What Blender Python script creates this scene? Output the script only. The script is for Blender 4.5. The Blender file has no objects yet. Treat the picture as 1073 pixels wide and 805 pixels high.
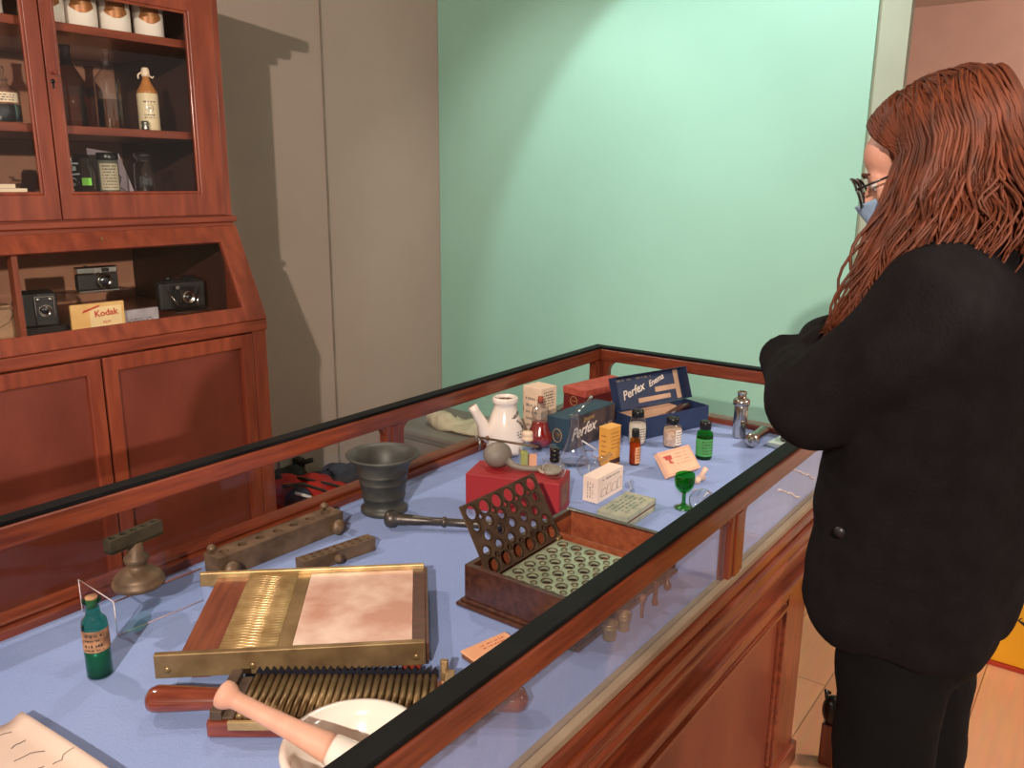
import bpy, bmesh, math, random
from mathutils import Vector, Matrix, noise
random.seed(7)
PI = math.pi
scn = bpy.context.scene
COL = scn.collection

# ------------------------------------------------------------------ camera
cam_d = bpy.data.cameras.new('camera'); cam = bpy.data.objects.new('camera', cam_d); COL.objects.link(cam)
cam_d.sensor_width = 36; cam_d.lens = 875.0 / 1073 * 36; cam_d.clip_start = .02
cam.matrix_world = Matrix(((0.59649732, 0.18605736, -0.78075195, 0), (-0.80256956, 0.14862723, -0.5777474, 0),
                           (0.00854685, 0.97123252, 0.23797972, 1.5), (0, 0, 0, 1)))
scn.camera = cam
# ------------------------------------------------------------------ world, exposure
w = bpy.data.worlds.new('world'); scn.world = w; w.use_nodes = True
w.node_tree.nodes['Background'].inputs[0].default_value = (1.0, .86, .76, 1)
w.node_tree.nodes['Background'].inputs[1].default_value = .50
scn.view_settings.view_transform = 'Standard'; scn.view_settings.look = 'None'
scn.view_settings.exposure = 0; scn.view_settings.gamma = 1; scn.view_settings.use_curve_mapping = False
# ------------------------------------------------------------------ room lights (ceiling spotlights)
def spot(name, loc, target, power, size, blend, color, soft=.03):
    l = bpy.data.lights.new(name, 'SPOT'); l.energy = power; l.spot_size = math.radians(size); l.spot_blend = blend
    l.color = color; l.shadow_soft_size = soft
    o = bpy.data.objects.new(name, l); COL.objects.link(o); o.location = loc
    o.rotation_euler = (Vector(target) - Vector(loc)).to_track_quat('-Z', 'Y').to_euler()
    return o
WARM = (1, .86, .74)
spot('spot_front', (-1.8, -.8, 2.6), (1.6, 2.4, .95), 580, 72, .35, WARM, .035)
spot('spot_above_cabinet', (.45, 2.45, 2.61), (1.35, 1.0, .76), 62, 100, .4, WARM, .03)
spot('spot_case_end', (1.9, 1.9, 2.61), (1.9, .95, .76), 40, 90, .5, WARM, .03)
spot('spot_room_right', (.72, -2.7, 2.1), (1.08, 2.8, 1.45), 560, 22, .35, WARM, .04)
spot('spot_green_wall', (2.15, 1.45, 2.61), (3.585, 1.42, 1.45), 72, 74, .22, (.88, 1, .97), .03)
spot('spot_green_wall', (2.75, .9, 2.61), (3.585, 1.12, 2.25), 9, 70, .9, (.88, 1, .98), .05)
spot('spot_green_wall', (2.3, 2.2, 2.61), (3.55, 2.2, 1.2), 40, 85, .7, (1, .95, .88), .06)
spot('spot_far_wall', (4.6, -.6, 2.5), (6.4, .8, 1.8), 170, 110, .4, (1, .86, .76), .05)
spot('spot_near_side', (1.9, -1.7, 2.6), (1.2, .5, .5), 50, 60, .6, WARM, .08)
spot('spot_floor', (2.9, -1.0, 2.6), (2.5, .1, 0), 230, 70, .6, WARM, .08)

# ------------------------------------------------------------------ materials
def lin(c):
    return tuple((x / 12.92 if x <= .04045 else ((x + .055) / 1.055) ** 2.4) for x in [v / 255 for v in c])
MC = {}
def mat(name, rgb, rough=.5, metal=0, var=.12, scale=8, rgb2=None, stretch=(1, 1, 1), bump=0, bscale=60, coat=0, spec=.5, emit=None, sheen=0):
    if name in MC: return MC[name]
    m = bpy.data.materials.new(name); m.use_nodes = True; nt = m.node_tree; N = nt.nodes; L = nt.links
    b = N['Principled BSDF']
    tc = N.new('ShaderNodeTexCoord'); mp = N.new('ShaderNodeMapping'); mp.inputs['Scale'].default_value = stretch
    L.new(tc.outputs['Object'], mp.inputs[0])
    nz = N.new('ShaderNodeTexNoise'); nz.inputs['Scale'].default_value = scale; nz.inputs['Detail'].default_value = 5
    L.new(mp.outputs[0], nz.inputs['Vector'])
    cr = N.new('ShaderNodeValToRGB'); L.new(nz.outputs['Fac'], cr.inputs[0])
    a = lin(rgb); c2 = lin(rgb2) if rgb2 else tuple(x * (1 - 2 * var) for x in a)
    a1 = a if rgb2 else tuple(min(1, x * (1 + var)) for x in a)
    cr.color_ramp.elements[0].position = .32; cr.color_ramp.elements[0].color = (*c2, 1)
    cr.color_ramp.elements[1].position = .68; cr.color_ramp.elements[1].color = (*a1, 1)
    L.new(cr.outputs[0], b.inputs['Base Color'])
    b.inputs['Roughness'].default_value = rough; b.inputs['Metallic'].default_value = metal
    b.inputs['Specular IOR Level'].default_value = spec
    if coat: b.inputs['Coat Weight'].default_value = coat; b.inputs['Coat Roughness'].default_value = .12
    if sheen: b.inputs['Sheen Weight'].default_value = sheen
    if bump:
        n2 = N.new('ShaderNodeTexNoise'); n2.inputs['Scale'].default_value = bscale; n2.inputs['Detail'].default_value = 4
        L.new(mp.outputs[0], n2.inputs['Vector'])
        bp = N.new('ShaderNodeBump'); bp.inputs['Strength'].default_value = bump; bp.inputs['Distance'].default_value = .01
        L.new(n2.outputs['Fac'], bp.inputs['Height']); L.new(bp.outputs[0], b.inputs['Normal'])
    MC[name] = m; return m
def glass(name, tint=(1, 1, 1), rough=.01, ior=1.45, gloss=1.0, haze=0, hazecol=(200, 200, 200)):
    if name in MC: return MC[name]
    m = bpy.data.materials.new(name); m.use_nodes = True; nt = m.node_tree; N = nt.nodes; L = nt.links
    N.remove(N['Principled BSDF']); out = N['Material Output']
    t = N.new('ShaderNodeBsdfTransparent'); t.inputs[0].default_value = (*tint, 1)
    g = N.new('ShaderNodeBsdfGlossy'); g.inputs['Roughness'].default_value = rough
    f = N.new('ShaderNodeLayerWeight'); f.inputs['Blend'].default_value = .5      # Facing = 1 - |cos|
    pw = N.new('ShaderNodeMath'); pw.operation = 'POWER'; pw.inputs[1].default_value = 5; L.new(f.outputs['Facing'], pw.inputs[0])
    f0 = ((ior - 1) / (ior + 1)) ** 2
    ma = N.new('ShaderNodeMath'); ma.operation = 'MULTIPLY_ADD'; ma.inputs[1].default_value = 1 - f0; ma.inputs[2].default_value = f0; L.new(pw.outputs[0], ma.inputs[0])
    mu = N.new('ShaderNodeMath'); mu.operation = 'MULTIPLY'; mu.inputs[1].default_value = gloss; L.new(ma.outputs[0], mu.inputs[0])
    mx = N.new('ShaderNodeMixShader'); L.new(mu.outputs[0], mx.inputs[0]); L.new(t.outputs[0], mx.inputs[1]); L.new(g.outputs[0], mx.inputs[2])
    last = mx
    if haze:
        d = N.new('ShaderNodeBsdfDiffuse'); d.inputs[0].default_value = (*lin(hazecol), 1)
        mp = N.new('ShaderNodeMapping'); tc = N.new('ShaderNodeTexCoord'); L.new(tc.outputs['Object'], mp.inputs[0]); mp.inputs['Scale'].default_value = (6, 6, 1.2)
        mp.inputs['Rotation'].default_value = (0, .5, 0)
        nz = N.new('ShaderNodeTexNoise'); nz.inputs['Scale'].default_value = 6; nz.inputs['Detail'].default_value = 6; L.new(mp.outputs[0], nz.inputs['Vector'])
        m3 = N.new('ShaderNodeMath'); m3.operation = 'MULTIPLY'; m3.inputs[1].default_value = haze * 2; L.new(nz.outputs['Fac'], m3.inputs[0])
        m2 = N.new('ShaderNodeMixShader'); L.new(m3.outputs[0], m2.inputs[0]); L.new(mx.outputs[0], m2.inputs[1]); L.new(d.outputs[0], m2.inputs[2]); last = m2
    L.new(last.outputs[0], out.inputs[0]); MC[name] = m; return m
# wood
MAHX = mat('mahogany_along_x', (130, 60, 33), .33, scale=7, rgb2=(90, 36, 21), stretch=(1, 12, 12), bump=.08, coat=.35)
MAHY = mat('mahogany_along_y', (130, 60, 33), .33, scale=7, rgb2=(90, 36, 21), stretch=(12, 1, 12), bump=.08, coat=.35)
MAHZ = mat('mahogany_along_z', (130, 60, 33), .33, scale=7, rgb2=(90, 36, 21), stretch=(12, 12, 1), bump=.08, coat=.35)
PANEL = mat('mahogany_panel', (126, 58, 38), .42, scale=5, rgb2=(104, 44, 30), stretch=(1, 1, .5), bump=.05, coat=.2)
CABX = mat('cabinet_wood_x', (136, 64, 40), .4, scale=5, rgb2=(106, 44, 27), stretch=(1, 8, 8), bump=.06, coat=.25)
CABZ = mat('cabinet_wood_z', (136, 64, 40), .4, scale=5, rgb2=(108, 45, 28), stretch=(8, 8, 1), bump=.06, coat=.25)
CABP = mat('cabinet_panel', (112, 50, 36), .45, scale=6, rgb2=(94, 40, 27), stretch=(1, 1, .6), bump=.05, coat=.15)
CABBACK = mat('cabinet_back', (196, 138, 108), .7, scale=6, rgb2=(176, 118, 92), stretch=(1, 1, .4))
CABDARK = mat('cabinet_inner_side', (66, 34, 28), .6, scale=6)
BLACKTRIM = mat('black_gasket', (16, 17, 18), .6, var=.3, spec=.15)
BLACKP = mat('black_plastic', (16, 16, 17), .3, var=.1)
BRASS = mat('aged_brass', (158, 132, 92), .36, .5, scale=20, rgb2=(116, 92, 60))
BRASSL = mat('bright_brass', (206, 176, 124), .32, .5, scale=30, rgb2=(160, 130, 84))
BRONZE = mat('dull_bronze', (124, 100, 76), .5, .3, scale=25, rgb2=(86, 68, 52))
DKBRONZE = mat('dark_bronze_plate', (104, 84, 68), .42, .4, scale=30, rgb2=(74, 58, 46))
IRON = mat('patinated_iron', (88, 88, 82), .5, .3, scale=14, rgb2=(58, 58, 54), bump=.1)
CHROME = mat('chrome', (205, 198, 190), .13, 1, var=.03)
STEEL = mat('dull_steel', (150, 150, 145), .3, .9)
BLUE = mat('blue_felt', (146, 166, 212), .9, scale=3, rgb2=(138, 158, 207), bump=.15, bscale=300, spec=.1)
WALLG = mat('grey_wall_paint', (186, 166, 156), .85, var=.02, scale=3, bump=.04, bscale=40, spec=.2)
GREEN = mat('mint_wall_paint', (158, 206, 188), .5, var=.02, scale=2, bump=.05, bscale=25, spec=.35)
STRIPW = mat('pale_wall_edge', (170, 176, 158), .8, var=.03)
PINK = mat('dusky_pink_wall', (192, 152, 136), .85, var=.02)
CEIL = mat('white_ceiling', (222, 210, 196), .9, var=.02)
WHITE = mat('white_glaze', (236, 224, 212), .15, var=.02, coat=.5)
CREAM = mat('cream_card', (232, 208, 180), .7, var=.05, scale=20)
PAPER = mat('white_paper', (232, 220, 208), .8, var=.04)
INK = mat('print_ink', (60, 52, 48), .7)
GOLDINK = mat('gold_ink', (186, 150, 92), .5)
WHITEINK = mat('white_ink', (236, 222, 206), .6)
REDINK = mat('red_ink', (196, 62, 48), .6)
CORK = mat('cork', (190, 142, 104), .9, scale=60, var=.2)
CLEAR = glass('clear_glass', (.955, .965, .97), ior=1.6, gloss=2.4)
PANE = glass('window_glass', (.97, .98, .97), ior=1.4, gloss=.8)
PANEH = glass('reflection_veil_glass', (.95, .95, .96), ior=1.4, gloss=.8, haze=.07, hazecol=(190, 180, 190))  # streaky diffuse haze painted in for the veil of reflections on the near panes
ACRYL = glass('clear_acrylic', (.95, .96, .97), ior=1.45, gloss=1.0)
GRNG = glass('green_glass', (.20, .62, .50), ior=1.5, gloss=1.2)
DGRNG = glass('bright_green_glass', (.10, .66, .18), ior=1.5, gloss=1.0)
BRNG = glass('brown_glass', (.38, .22, .12), ior=1.5, gloss=1.2)
AMB = glass('amber_glass', (.75, .40, .10), ior=1.5, gloss=1.0)

# ------------------------------------------------------------------ mesh helpers
class B:
    def __init__(s): s.bm = bmesh.new(); s.M = Matrix.Identity(4)
    def _add(s, verts, faces, sm=False):
        vs = [s.bm.verts.new(s.M @ Vector(v)) for v in verts]
        for f in faces:
            try: fc = s.bm.faces.new([vs[i] for i in f]); fc.smooth = sm
            except ValueError: pass
        return s
    def box(s, x0, y0, z0, x1, y1, z1):
        v = [(x, y, z) for z in (z0, z1) for y in (y0, y1) for x in (x0, x1)]
        return s._add(v, [(0, 2, 3, 1), (4, 5, 7, 6), (0, 1, 5, 4), (2, 6, 7, 3), (0, 4, 6, 2), (1, 3, 7, 5)])
    def prism(s, pts, a0, a1, axis='z'):
        n = len(pts)
        def P(p, a): return (p[0], p[1], a) if axis == 'z' else ((a, p[0], p[1]) if axis == 'x' else (p[0], a, p[1]))
        v = [P(p, a0) for p in pts] + [P(p, a1) for p in pts]
        return s._add(v, [tuple(range(n))[::-1], tuple(range(n, 2 * n))] + [(i, (i + 1) % n, n + (i + 1) % n, n + i) for i in range(n)])
    def lathe(s, prof, c=(0, 0, 0), n=32, axis='z', sx=1, sy=1, caps=True):
        v = []; f = []
        for r, h in prof:
            for k in range(n):
                a = 2 * PI * k / n; x = r * math.cos(a) * sx; y = r * math.sin(a) * sy
                p = (x, y, h) if axis == 'z' else ((h, x, y) if axis == 'x' else (x, h, y))
                v.append((p[0] + c[0], p[1] + c[1], p[2] + c[2]))
        m = len(prof)
        for j in range(m - 1):
            for k in range(n):
                f.append((j * n + k, j * n + (k + 1) % n, (j + 1) * n + (k + 1) % n, (j + 1) * n + k))
        if caps and prof[0][0] > 1e-5: f.append(tuple(range(n))[::-1])
        if caps and prof[-1][0] > 1e-5: f.append(tuple((m - 1) * n + k for k in range(n)))
        s._add(v, f, True)
        return s
    def tube(s, pts, r, n=10, sm=True, flat=1):
        pts = [Vector(p) for p in pts]; R = r if isinstance(r, (list, tuple)) else [r] * len(pts)
        v = []; f = []; up = None
        for i, p in enumerate(pts):
            t = (pts[min(i + 1, len(pts) - 1)] - pts[max(i - 1, 0)]).normalized()
            if up is None:
                up = Vector((0, 0, 1)) if abs(t.z) < .9 else Vector((1, 0, 0))
            a = t.cross(up).normalized(); b = a.cross(t).normalized(); up = b
            for k in range(n):
                q = 2 * PI * k / n; v.append(p + a * (math.cos(q) * R[i]) + b * (math.sin(q) * R[i] * flat))
        for j in range(len(pts) - 1):
            for k in range(n): f.append((j * n + k, j * n + (k + 1) % n, (j + 1) * n + (k + 1) % n, (j + 1) * n + k))
        f.append(tuple(range(n))[::-1]); f.append(tuple((len(pts) - 1) * n + k for k in range(n)))
        return s._add(v, f, sm)
    def cyl(s, p0, p1, r0, r1=None, n=24): return s.tube([p0, p1], [r0, r0 if r1 is None else r1], n)
    def ell(s, c, r, n=20, m=12, rot=None):
        rx, ry, rz = r if isinstance(r, (tuple, list)) else (r, r, r)
        v = []; f = []
        for j in range(m + 1):
            th = PI * j / m
            for k in range(n):
                a = 2 * PI * k / n
                p = Vector((rx * math.sin(th) * math.cos(a), ry * math.sin(th) * math.sin(a), rz * math.cos(th)))
                if rot: p = rot @ p
                v.append(p + Vector(c))
        for j in range(m):
            for k in range(n): f.append((j * n + k, (j + 1) * n + k, (j + 1) * n + (k + 1) % n, j * n + (k + 1) % n))
        return s._add(v, f, True)
    def grid(s, fn, nu, nv, sm=True):
        v = [fn(i / nu, j / nv) for j in range(nv + 1) for i in range(nu + 1)]
        return s._add(v, [(j * (nu + 1) + i, j * (nu + 1) + i + 1, (j + 1) * (nu + 1) + i + 1, (j + 1) * (nu + 1) + i) for j in range(nv) for i in range(nu)], sm)
    def ring(s, x0, z0, x1, z1, a0, c0, a1, c1, y0, y1):
        """one connected rectangular frame in the x-z plane with opening a0..a1, c0..c1"""
        o_ = [(x0, z0), (x1, z0), (x1, z1), (x0, z1)]; i_ = [(a0, c0), (a1, c0), (a1, c1), (a0, c1)]
        v = [(p[0], y, p[1]) for y in (y0, y1) for p in o_ + i_]; f = []
        for k in range(4):
            j = (k + 1) % 4
            f += [(k, j, 4 + j, 4 + k), (8 + k, 12 + k, 12 + j, 8 + j), (k, 8 + k, 8 + j, j), (4 + k, 4 + j, 12 + j, 12 + k)]
        return s._add(v, f)
    def plate(s, x0, y0, x1, y1, holes, z0, z1, n=16):
        """rectangular plate with round through-holes (cx, cy, r), built by triangulated fill"""
        bm = bmesh.new(); edges = []
        def loop(pts):
            vs = [bm.verts.new((p[0], p[1], 0)) for p in pts]
            for i in range(len(vs)): edges.append(bm.edges.new((vs[i], vs[(i + 1) % len(vs)])))
        loop([(x0, y0), (x1, y0), (x1, y1), (x0, y1)])
        for cx, cy, r in holes: loop([(cx + r * math.cos(2 * PI * k / n), cy + r * math.sin(2 * PI * k / n)) for k in range(n)])
        bmesh.ops.triangle_fill(bm, edges=edges, use_beauty=True, use_dissolve=False)
        r = bmesh.ops.extrude_face_region(bm, geom=list(bm.faces))
        for g in r['geom']:
            if isinstance(g, bmesh.types.BMVert): g.co.z = 1
        bm.verts.index_update()
        v = [(q.co.x, q.co.y, z0 if q.co.z < .5 else z1) for q in bm.verts]; f = [tuple(q.index for q in fc.verts) for fc in bm.faces]
        bm.free(); return s._add(v, f)
def obj(name, b, m, parent=None, bevel=0, seg=2, world=False, label=None, sm=None):
    bmesh.ops.remove_doubles(b.bm, verts=b.bm.verts, dist=1e-6)
    bmesh.ops.recalc_face_normals(b.bm, faces=b.bm.faces)
    me = bpy.data.meshes.new(name); b.bm.to_mesh(me); b.bm.free()
    if m: me.materials.append(m)
    o = bpy.data.objects.new(name, me); COL.objects.link(o)
    if parent: 
        o.parent = parent
        if world:
            root = parent
            while root.parent: root = root.parent
            me.transform((Matrix.LocRotScale(root.location, root.rotation_euler, None)).inverted())
    if bevel:
        md = o.modifiers.new('bevel', 'BEVEL'); md.width = bevel; md.segments = seg; md.limit_method = 'ANGLE'; md.angle_limit = .6
    if sm is not None:
        for p in me.polygons: p.use_smooth = sm
    if label: o['label'] = label
    return o
def tag(o, label, cat, group=None):
    o['label'] = label; o['category'] = cat
    if group: o['group'] = group
    return o
def thing(name, label, cat, loc=(0, 0, 0), rz=0, group=None):
    o = bpy.data.objects.new(name, None); COL.objects.link(o); o.empty_display_size = .05
    o.location = loc; o.rotation_euler = (0, 0, rz); return tag(o, label, cat, group)
def struct(name, b, m, parent=None):
    o = obj(name, b, m, parent); o['kind'] = 'structure'; return o
def copy_thing(o, loc, rz, label, group=None):
    r = o.copy(); COL.objects.link(r); r.location = loc; r.rotation_euler = (0, 0, rz); r['label'] = label
    if group: r['group'] = group
    for ch in list(o.children):
        c = ch.copy(); COL.objects.link(c); c.parent = r
        for g in list(ch.children):
            d = g.copy(); COL.objects.link(d); d.parent = c
    return r
def frame(o, r, u):
    r = Vector(r).normalized(); u = Vector(u).normalized(); n = r.cross(u)
    return Matrix(((r.x, u.x, n.x, o[0]), (r.y, u.y, n.y, o[1]), (r.z, u.z, n.z, o[2]), (0, 0, 0, 1)))
def text(s, size, m, parent, M, shear=0, ext=.0003, wrap=None, name='lettering', align='CENTER', bold=0):
    c = bpy.data.curves.new('t', 'FONT'); c.body = s; c.size = size; c.extrude = ext; c.shear = shear; c.align_x = align; c.align_y = 'CENTER'
    c.resolution_u = 3; c.offset = bold
    t = bpy.data.objects.new('t', c); COL.objects.link(t)
    bpy.context.view_layer.update()
    me = bpy.data.meshes.new_from_object(t.evaluated_get(bpy.context.evaluated_depsgraph_get()))
    bpy.data.objects.remove(t); me.name = name
    for v in me.vertices:
        if wrap:
            a = v.co.x / wrap; z = v.co.z + wrap
            v.co = Vector((z * math.sin(a), v.co.y, z * math.cos(a) - wrap))
        v.co = M @ v.co
    me.materials.clear(); me.materials.append(m)
    o = bpy.data.objects.new(name, me); COL.objects.link(o); o.parent = parent; return o
def scrib(parent, M, w, h, rows, m, th=.0003, seed=1, name='print', fill=.8, cut=.45, wrap=None):
    """rows of small unreadable print: short dashes of varying length"""
    rnd = random.Random(seed); b = B(); dz = h / rows
    for i in range(rows):
        y = h / 2 - (i + .5) * dz; x = -w / 2 * rnd.uniform(fill, 1); xe = w / 2 * rnd.uniform(fill, 1)
        while x < xe:
            l = rnd.uniform(.04, .13) * w; hh = dz * cut * rnd.uniform(.6, 1)
            if wrap:
                q = []
                for zz in (0, th):
                    for yy in (y - hh / 2, y + hh / 2):
                        for xx in (x, min(x + l, xe)):
                            a = xx / wrap; z = zz + wrap; q.append(M @ Vector((z * math.sin(a), yy, z * math.cos(a) - wrap)))
                b._add(q, [(0, 2, 3, 1), (4, 5, 7, 6), (0, 1, 5, 4), (2, 6, 7, 3), (0, 4, 6, 2), (1, 3, 7, 5)])
            else:
                b.M = M; b.box(x, y - hh / 2, 0, min(x + l, xe), y + hh / 2, th); b.M = Matrix.Identity(4)
            x += l + w * rnd.choice((.03, .04, .07, .12))
    return obj(name, b, m, parent)
def remesh(name, b, m, parent, vox, smooth=6, disp=None):
    bmesh.ops.recalc_face_normals(b.bm, faces=b.bm.faces)
    me = bpy.data.meshes.new('tmp'); b.bm.to_mesh(me); b.bm.free()
    t = bpy.data.objects.new('tmp', me); COL.objects.link(t)
    r = t.modifiers.new('r', 'REMESH'); r.mode = 'VOXEL'; r.voxel_size = vox
    if smooth: q = t.modifiers.new('s', 'SMOOTH'); q.factor = .5; q.iterations = smooth
    bpy.context.view_layer.update()
    out = bpy.data.meshes.new_from_object(t.evaluated_get(bpy.context.evaluated_depsgraph_get()))
    bpy.data.objects.remove(t); out.name = name
    if disp:
        for v in out.vertices: v.co += disp(v.co, v.normal)
    for p in out.polygons: p.use_smooth = True
    out.materials.clear(); out.materials.append(m)
    o = bpy.data.objects.new(name, out); COL.objects.link(o); o.parent = parent
    if parent:
        root = parent
        while root.parent: root = root.parent
        out.transform(Matrix.LocRotScale(root.location, root.rotation_euler, None).inverted())
    return o

# ================================================================== ROOM
def floor_mat():
    m = bpy.data.materials.new('laminate_floor'); m.use_nodes = True; nt = m.node_tree; N = nt.nodes; L = nt.links; b = N['Principled BSDF']
    tc = N.new('ShaderNodeTexCoord'); br = N.new('ShaderNodeTexBrick'); br.inputs['Scale'].default_value = 1
    br.inputs['Brick Width'].default_value = 1.2; br.inputs['Row Height'].default_value = .19; br.inputs['Mortar Size'].default_value = .002
    br.inputs['Color1'].default_value = (*lin((208, 150, 110)), 1); br.inputs['Color2'].default_value = (*lin((196, 138, 98)), 1); br.inputs['Mortar'].default_value = (*lin((140, 92, 62)), 1)
    L.new(tc.outputs['Object'], br.inputs[0])
    mp = N.new('ShaderNodeMapping'); mp.inputs['Scale'].default_value = (1.5, 14, 1); L.new(tc.outputs['Object'], mp.inputs[0])
    nz = N.new('ShaderNodeTexNoise'); nz.inputs['Scale'].default_value = 4; nz.inputs['Detail'].default_value = 6; L.new(mp.outputs[0], nz.inputs['Vector'])
    mx = N.new('ShaderNodeMix'); mx.data_type = 'RGBA'; mx.blend_type = 'MULTIPLY'; mx.inputs[0].default_value = .35
    L.new(br.outputs[0], mx.inputs[6]); L.new(nz.outputs[1], mx.inputs[7]); L.new(mx.outputs[2], b.inputs['Base Color']); b.inputs['Roughness'].default_value = .35
    return m
YB, XE, ZC = 3.15, 3.585, 2.65
struct('floor', B().box(-2.5, -3, -.06, 6.7, YB + .1, 0), floor_mat())
struct('ceiling', B().box(-2.5, -3, ZC, 6.7, YB + .1, ZC + .1), CEIL)
struct('wall_left', B().box(-2.5, YB, 0, 6.7, YB + .12, ZC), WALLG)
struct('wall_back', B().box(XE, .812, 0, XE + .05, YB, ZC), STRIPW)
gw = B().box(XE - .02, .925, .184, XE, YB - .003, ZC - .01)
struct('wall_green', gw, GREEN)
struct('trim_1', B().box(XE - .012, .86, 0, XE, YB, .184), WALLG)
struct('trim_2', B().box(2.756, YB - .006, 0, 2.764, YB, ZC), mat('wall_joint', (150, 136, 124), .9))
struct('wall_far', B().box(6.5, -3, 0, 6.62, YB, ZC), PINK)
# low stepped plinth below the green wall
p = thing('wall_plinth', 'low grey stepped plinth along the foot of the green wall', 'plinth', (3.35, 2.2, 0))
GP = mat('grey_plinth_paint', (150, 144, 136), .8, var=.04)
obj('plinth_top', B().box(3.09, 1.2, .175, XE - .014, YB - .01, .2), GP, p, world=True, bevel=.003)
obj('plinth_body', B().box(3.12, 1.2, .0, XE - .014, YB - .01, .175), GP, p, world=True)
obj('plinth_band', B().box(3.10, 1.2, .075, 3.12, YB - .01, .145), GP, p, world=True, bevel=.003)
obj('plinth_foot', B().box(3.085, 1.2, .0, 3.12, YB - .01, .062), GP, p, world=True, bevel=.003)
def cloth_disp(c, n):
    return n * (noise.noise(c * 9) * .03 + noise.noise(c * 25) * .012)
b = B(); b.ell((3.27, 2.74, .222), (.10, .25, .024)); b.ell((3.23, 2.86, .245), (.06, .09, .05)); b.ell((3.31, 2.6, .235), (.08, .10, .035))
o = remesh('crumpled_cloth', b, mat('cream_cloth', (226, 214, 184), .9, var=.04), None, .01, 3, cloth_disp)
zmin = min(v.co.z for v in o.data.vertices)
for v in o.data.vertices: v.co.z = max(v.co.z - zmin * 0, .2005)
tag(o, 'crumpled cream cloth lying on the grey plinth', 'cloth')

# wall socket, plug and cord
p = thing('wall_socket', 'white double wall socket with black plugs low on the grey wall', 'socket', (2.45, YB, .15))
obj('face_plate', B().box(2.38, YB - .012, .11, 2.52, YB - .001, .20), mat('socket_white', (176, 168, 158), .5), p, world=True, bevel=.003)
obj('plug', B().box(2.455, YB - .06, .13, 2.495, YB - .012, .18).cyl((2.475, YB - .05, .155), (2.53, YB - .075, .165), .012), BLACKP, p, world=True, bevel=.004)
obj('cord', B().tube([(2.48, YB - .06, .135), (2.5, YB - .07, .09), (2.53, YB - .09, .04), (2.56, YB - .12, .006)], .005, 8), mat('brown_cord', (96, 52, 34), .6), p, world=True)

# heap of coats and bag on the floor
def fold_disp(k1, a1, k2, a2):
    return lambda c, n: n * (noise.noise(c * k1) * a1 + noise.noise(c * k2 + Vector((3, 1, 2))) * a2)
t = thing('bag', 'red and black bag slumped on the floor beside the cabinet', 'bag', (2.3, 2.88, 0))
b = B(); b.ell((2.30, 2.88, .10), (.17, .13, .09)); b.ell((2.22, 2.90, .15), (.10, .09, .07)); b.ell((2.4, 2.84, .07), (.12, .10, .07))
obb = remesh('bag_body', b, mat('red_fabric', (206, 44, 36), .8, var=.15, scale=10), t, .01, 3, fold_disp(8, .03, 20, .012))
b = B(); b.ell((2.24, 2.92, .19), (.10, .07, .045)); b.ell((2.36, 2.90, .15), (.14, .05, .035))
remesh('bag_flap', b, mat('black_fabric_bag', (30, 28, 32), .8), t, .01, 3, fold_disp(10, .03, 24, .01))
b = B(); b.ell((2.18, 2.76, .11), (.07, .06, .10))
remesh('pocket', b, mat('navy_fabric', (44, 44, 66), .8), t, .008, 3, fold_disp(12, .015, 24, .006))
obj('strap', B().tube([(2.13, 2.80, .21), (2.22, 2.775, .20), (2.31, 2.74, .15), (2.40, 2.72, .09)], .016, 10, flat=.4).tube([(2.24, 2.84, .21), (2.34, 2.80, .17), (2.46, 2.76, .11), (2.5, 2.75, .05)], .014, 10, flat=.4), BLACKP, t, world=True)
obj('reflective_stripe', B().tube([(2.13, 2.715, .20), (2.19, 2.69, .17), (2.21, 2.685, .11), (2.2, 2.69, .03)], .007, 8), mat('reflective_white', (225, 225, 225), .5), t, world=True)
b = B(); b.ell((2.74, 2.96, .05), (.18, .12, .06)); b.ell((2.62, 2.98, .08), (.1, .1, .06)); b.ell((2.78, 2.93, .055), (.17, .1, .05))
o = remesh('folded_coat', b, mat('charcoal_coat', (62, 62, 70), .9, var=.2, scale=14), None, .01, 3, fold_disp(8, .035, 22, .012))
tag(o, 'dark charcoal coat bundled on the floor by the grey wall', 'coat')
for ob in (obb, o):
    for v in ob.data.vertices: v.co.z = max(v.co.z, .002)

# ================================================================== CABINET
cb = thing('display_cabinet', 'tall mahogany cabinet with glazed doors above a sloping glass lid and cupboard doors', 'cabinet', (1.19, 2.75, 0))
X0, X1, XM = .64, 1.76, 1.19
YU, YL, YBK = 2.5, 2.35, 3.13
ZU = 1.36
b = B()
b.box(X1 - .02, YU + .021, ZU, X1, YBK, 2.08); b.box(X1 - .02, YL + .021, .04, X1, YBK, 1.03)
b.prism([(YL + .021, 1.03), (YU, 1.36), (YBK, 1.36), (YBK, 1.03)], X1 - .02, X1, 'x')
obj('side_panel', b, CABZ, cb, world=True)
b = B(); b.box(X0, YU, ZU, X0 + .02, YBK, 2.08); b.box(X0, YL, .04, X0 + .02, YBK, 1.03)
b.prism([(YL, 1.03), (YU, 1.36), (YBK, 1.36), (YBK, 1.03)], X0, X0 + .02, 'x')
obj('side_panel', b, CABZ, cb, world=True)
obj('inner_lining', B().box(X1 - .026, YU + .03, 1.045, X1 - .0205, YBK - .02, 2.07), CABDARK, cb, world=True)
obj('back_panel', B().box(X0 + .02, YBK - .015, .04, X1 - .02, YBK, 2.08), CABBACK, cb, world=True)
for z in (1.617, 1.897):
    obj('shelf', B().box(X0 + .02, YU + .035, z, X1 - .027, YBK - .015, z + .024), CABX, cb, world=True, bevel=.002)
obj('cabinet_floor_board', B().box(X0 + .02, YU, 1.36, X1 - .027, YBK - .015, 1.445), CABX, cb, world=True)
obj('slope_case_floor', B().box(X0 + .02, YL + .03, 1.0, X1 - .027, YBK - .015, 1.045), CABX, cb, world=True)
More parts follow.
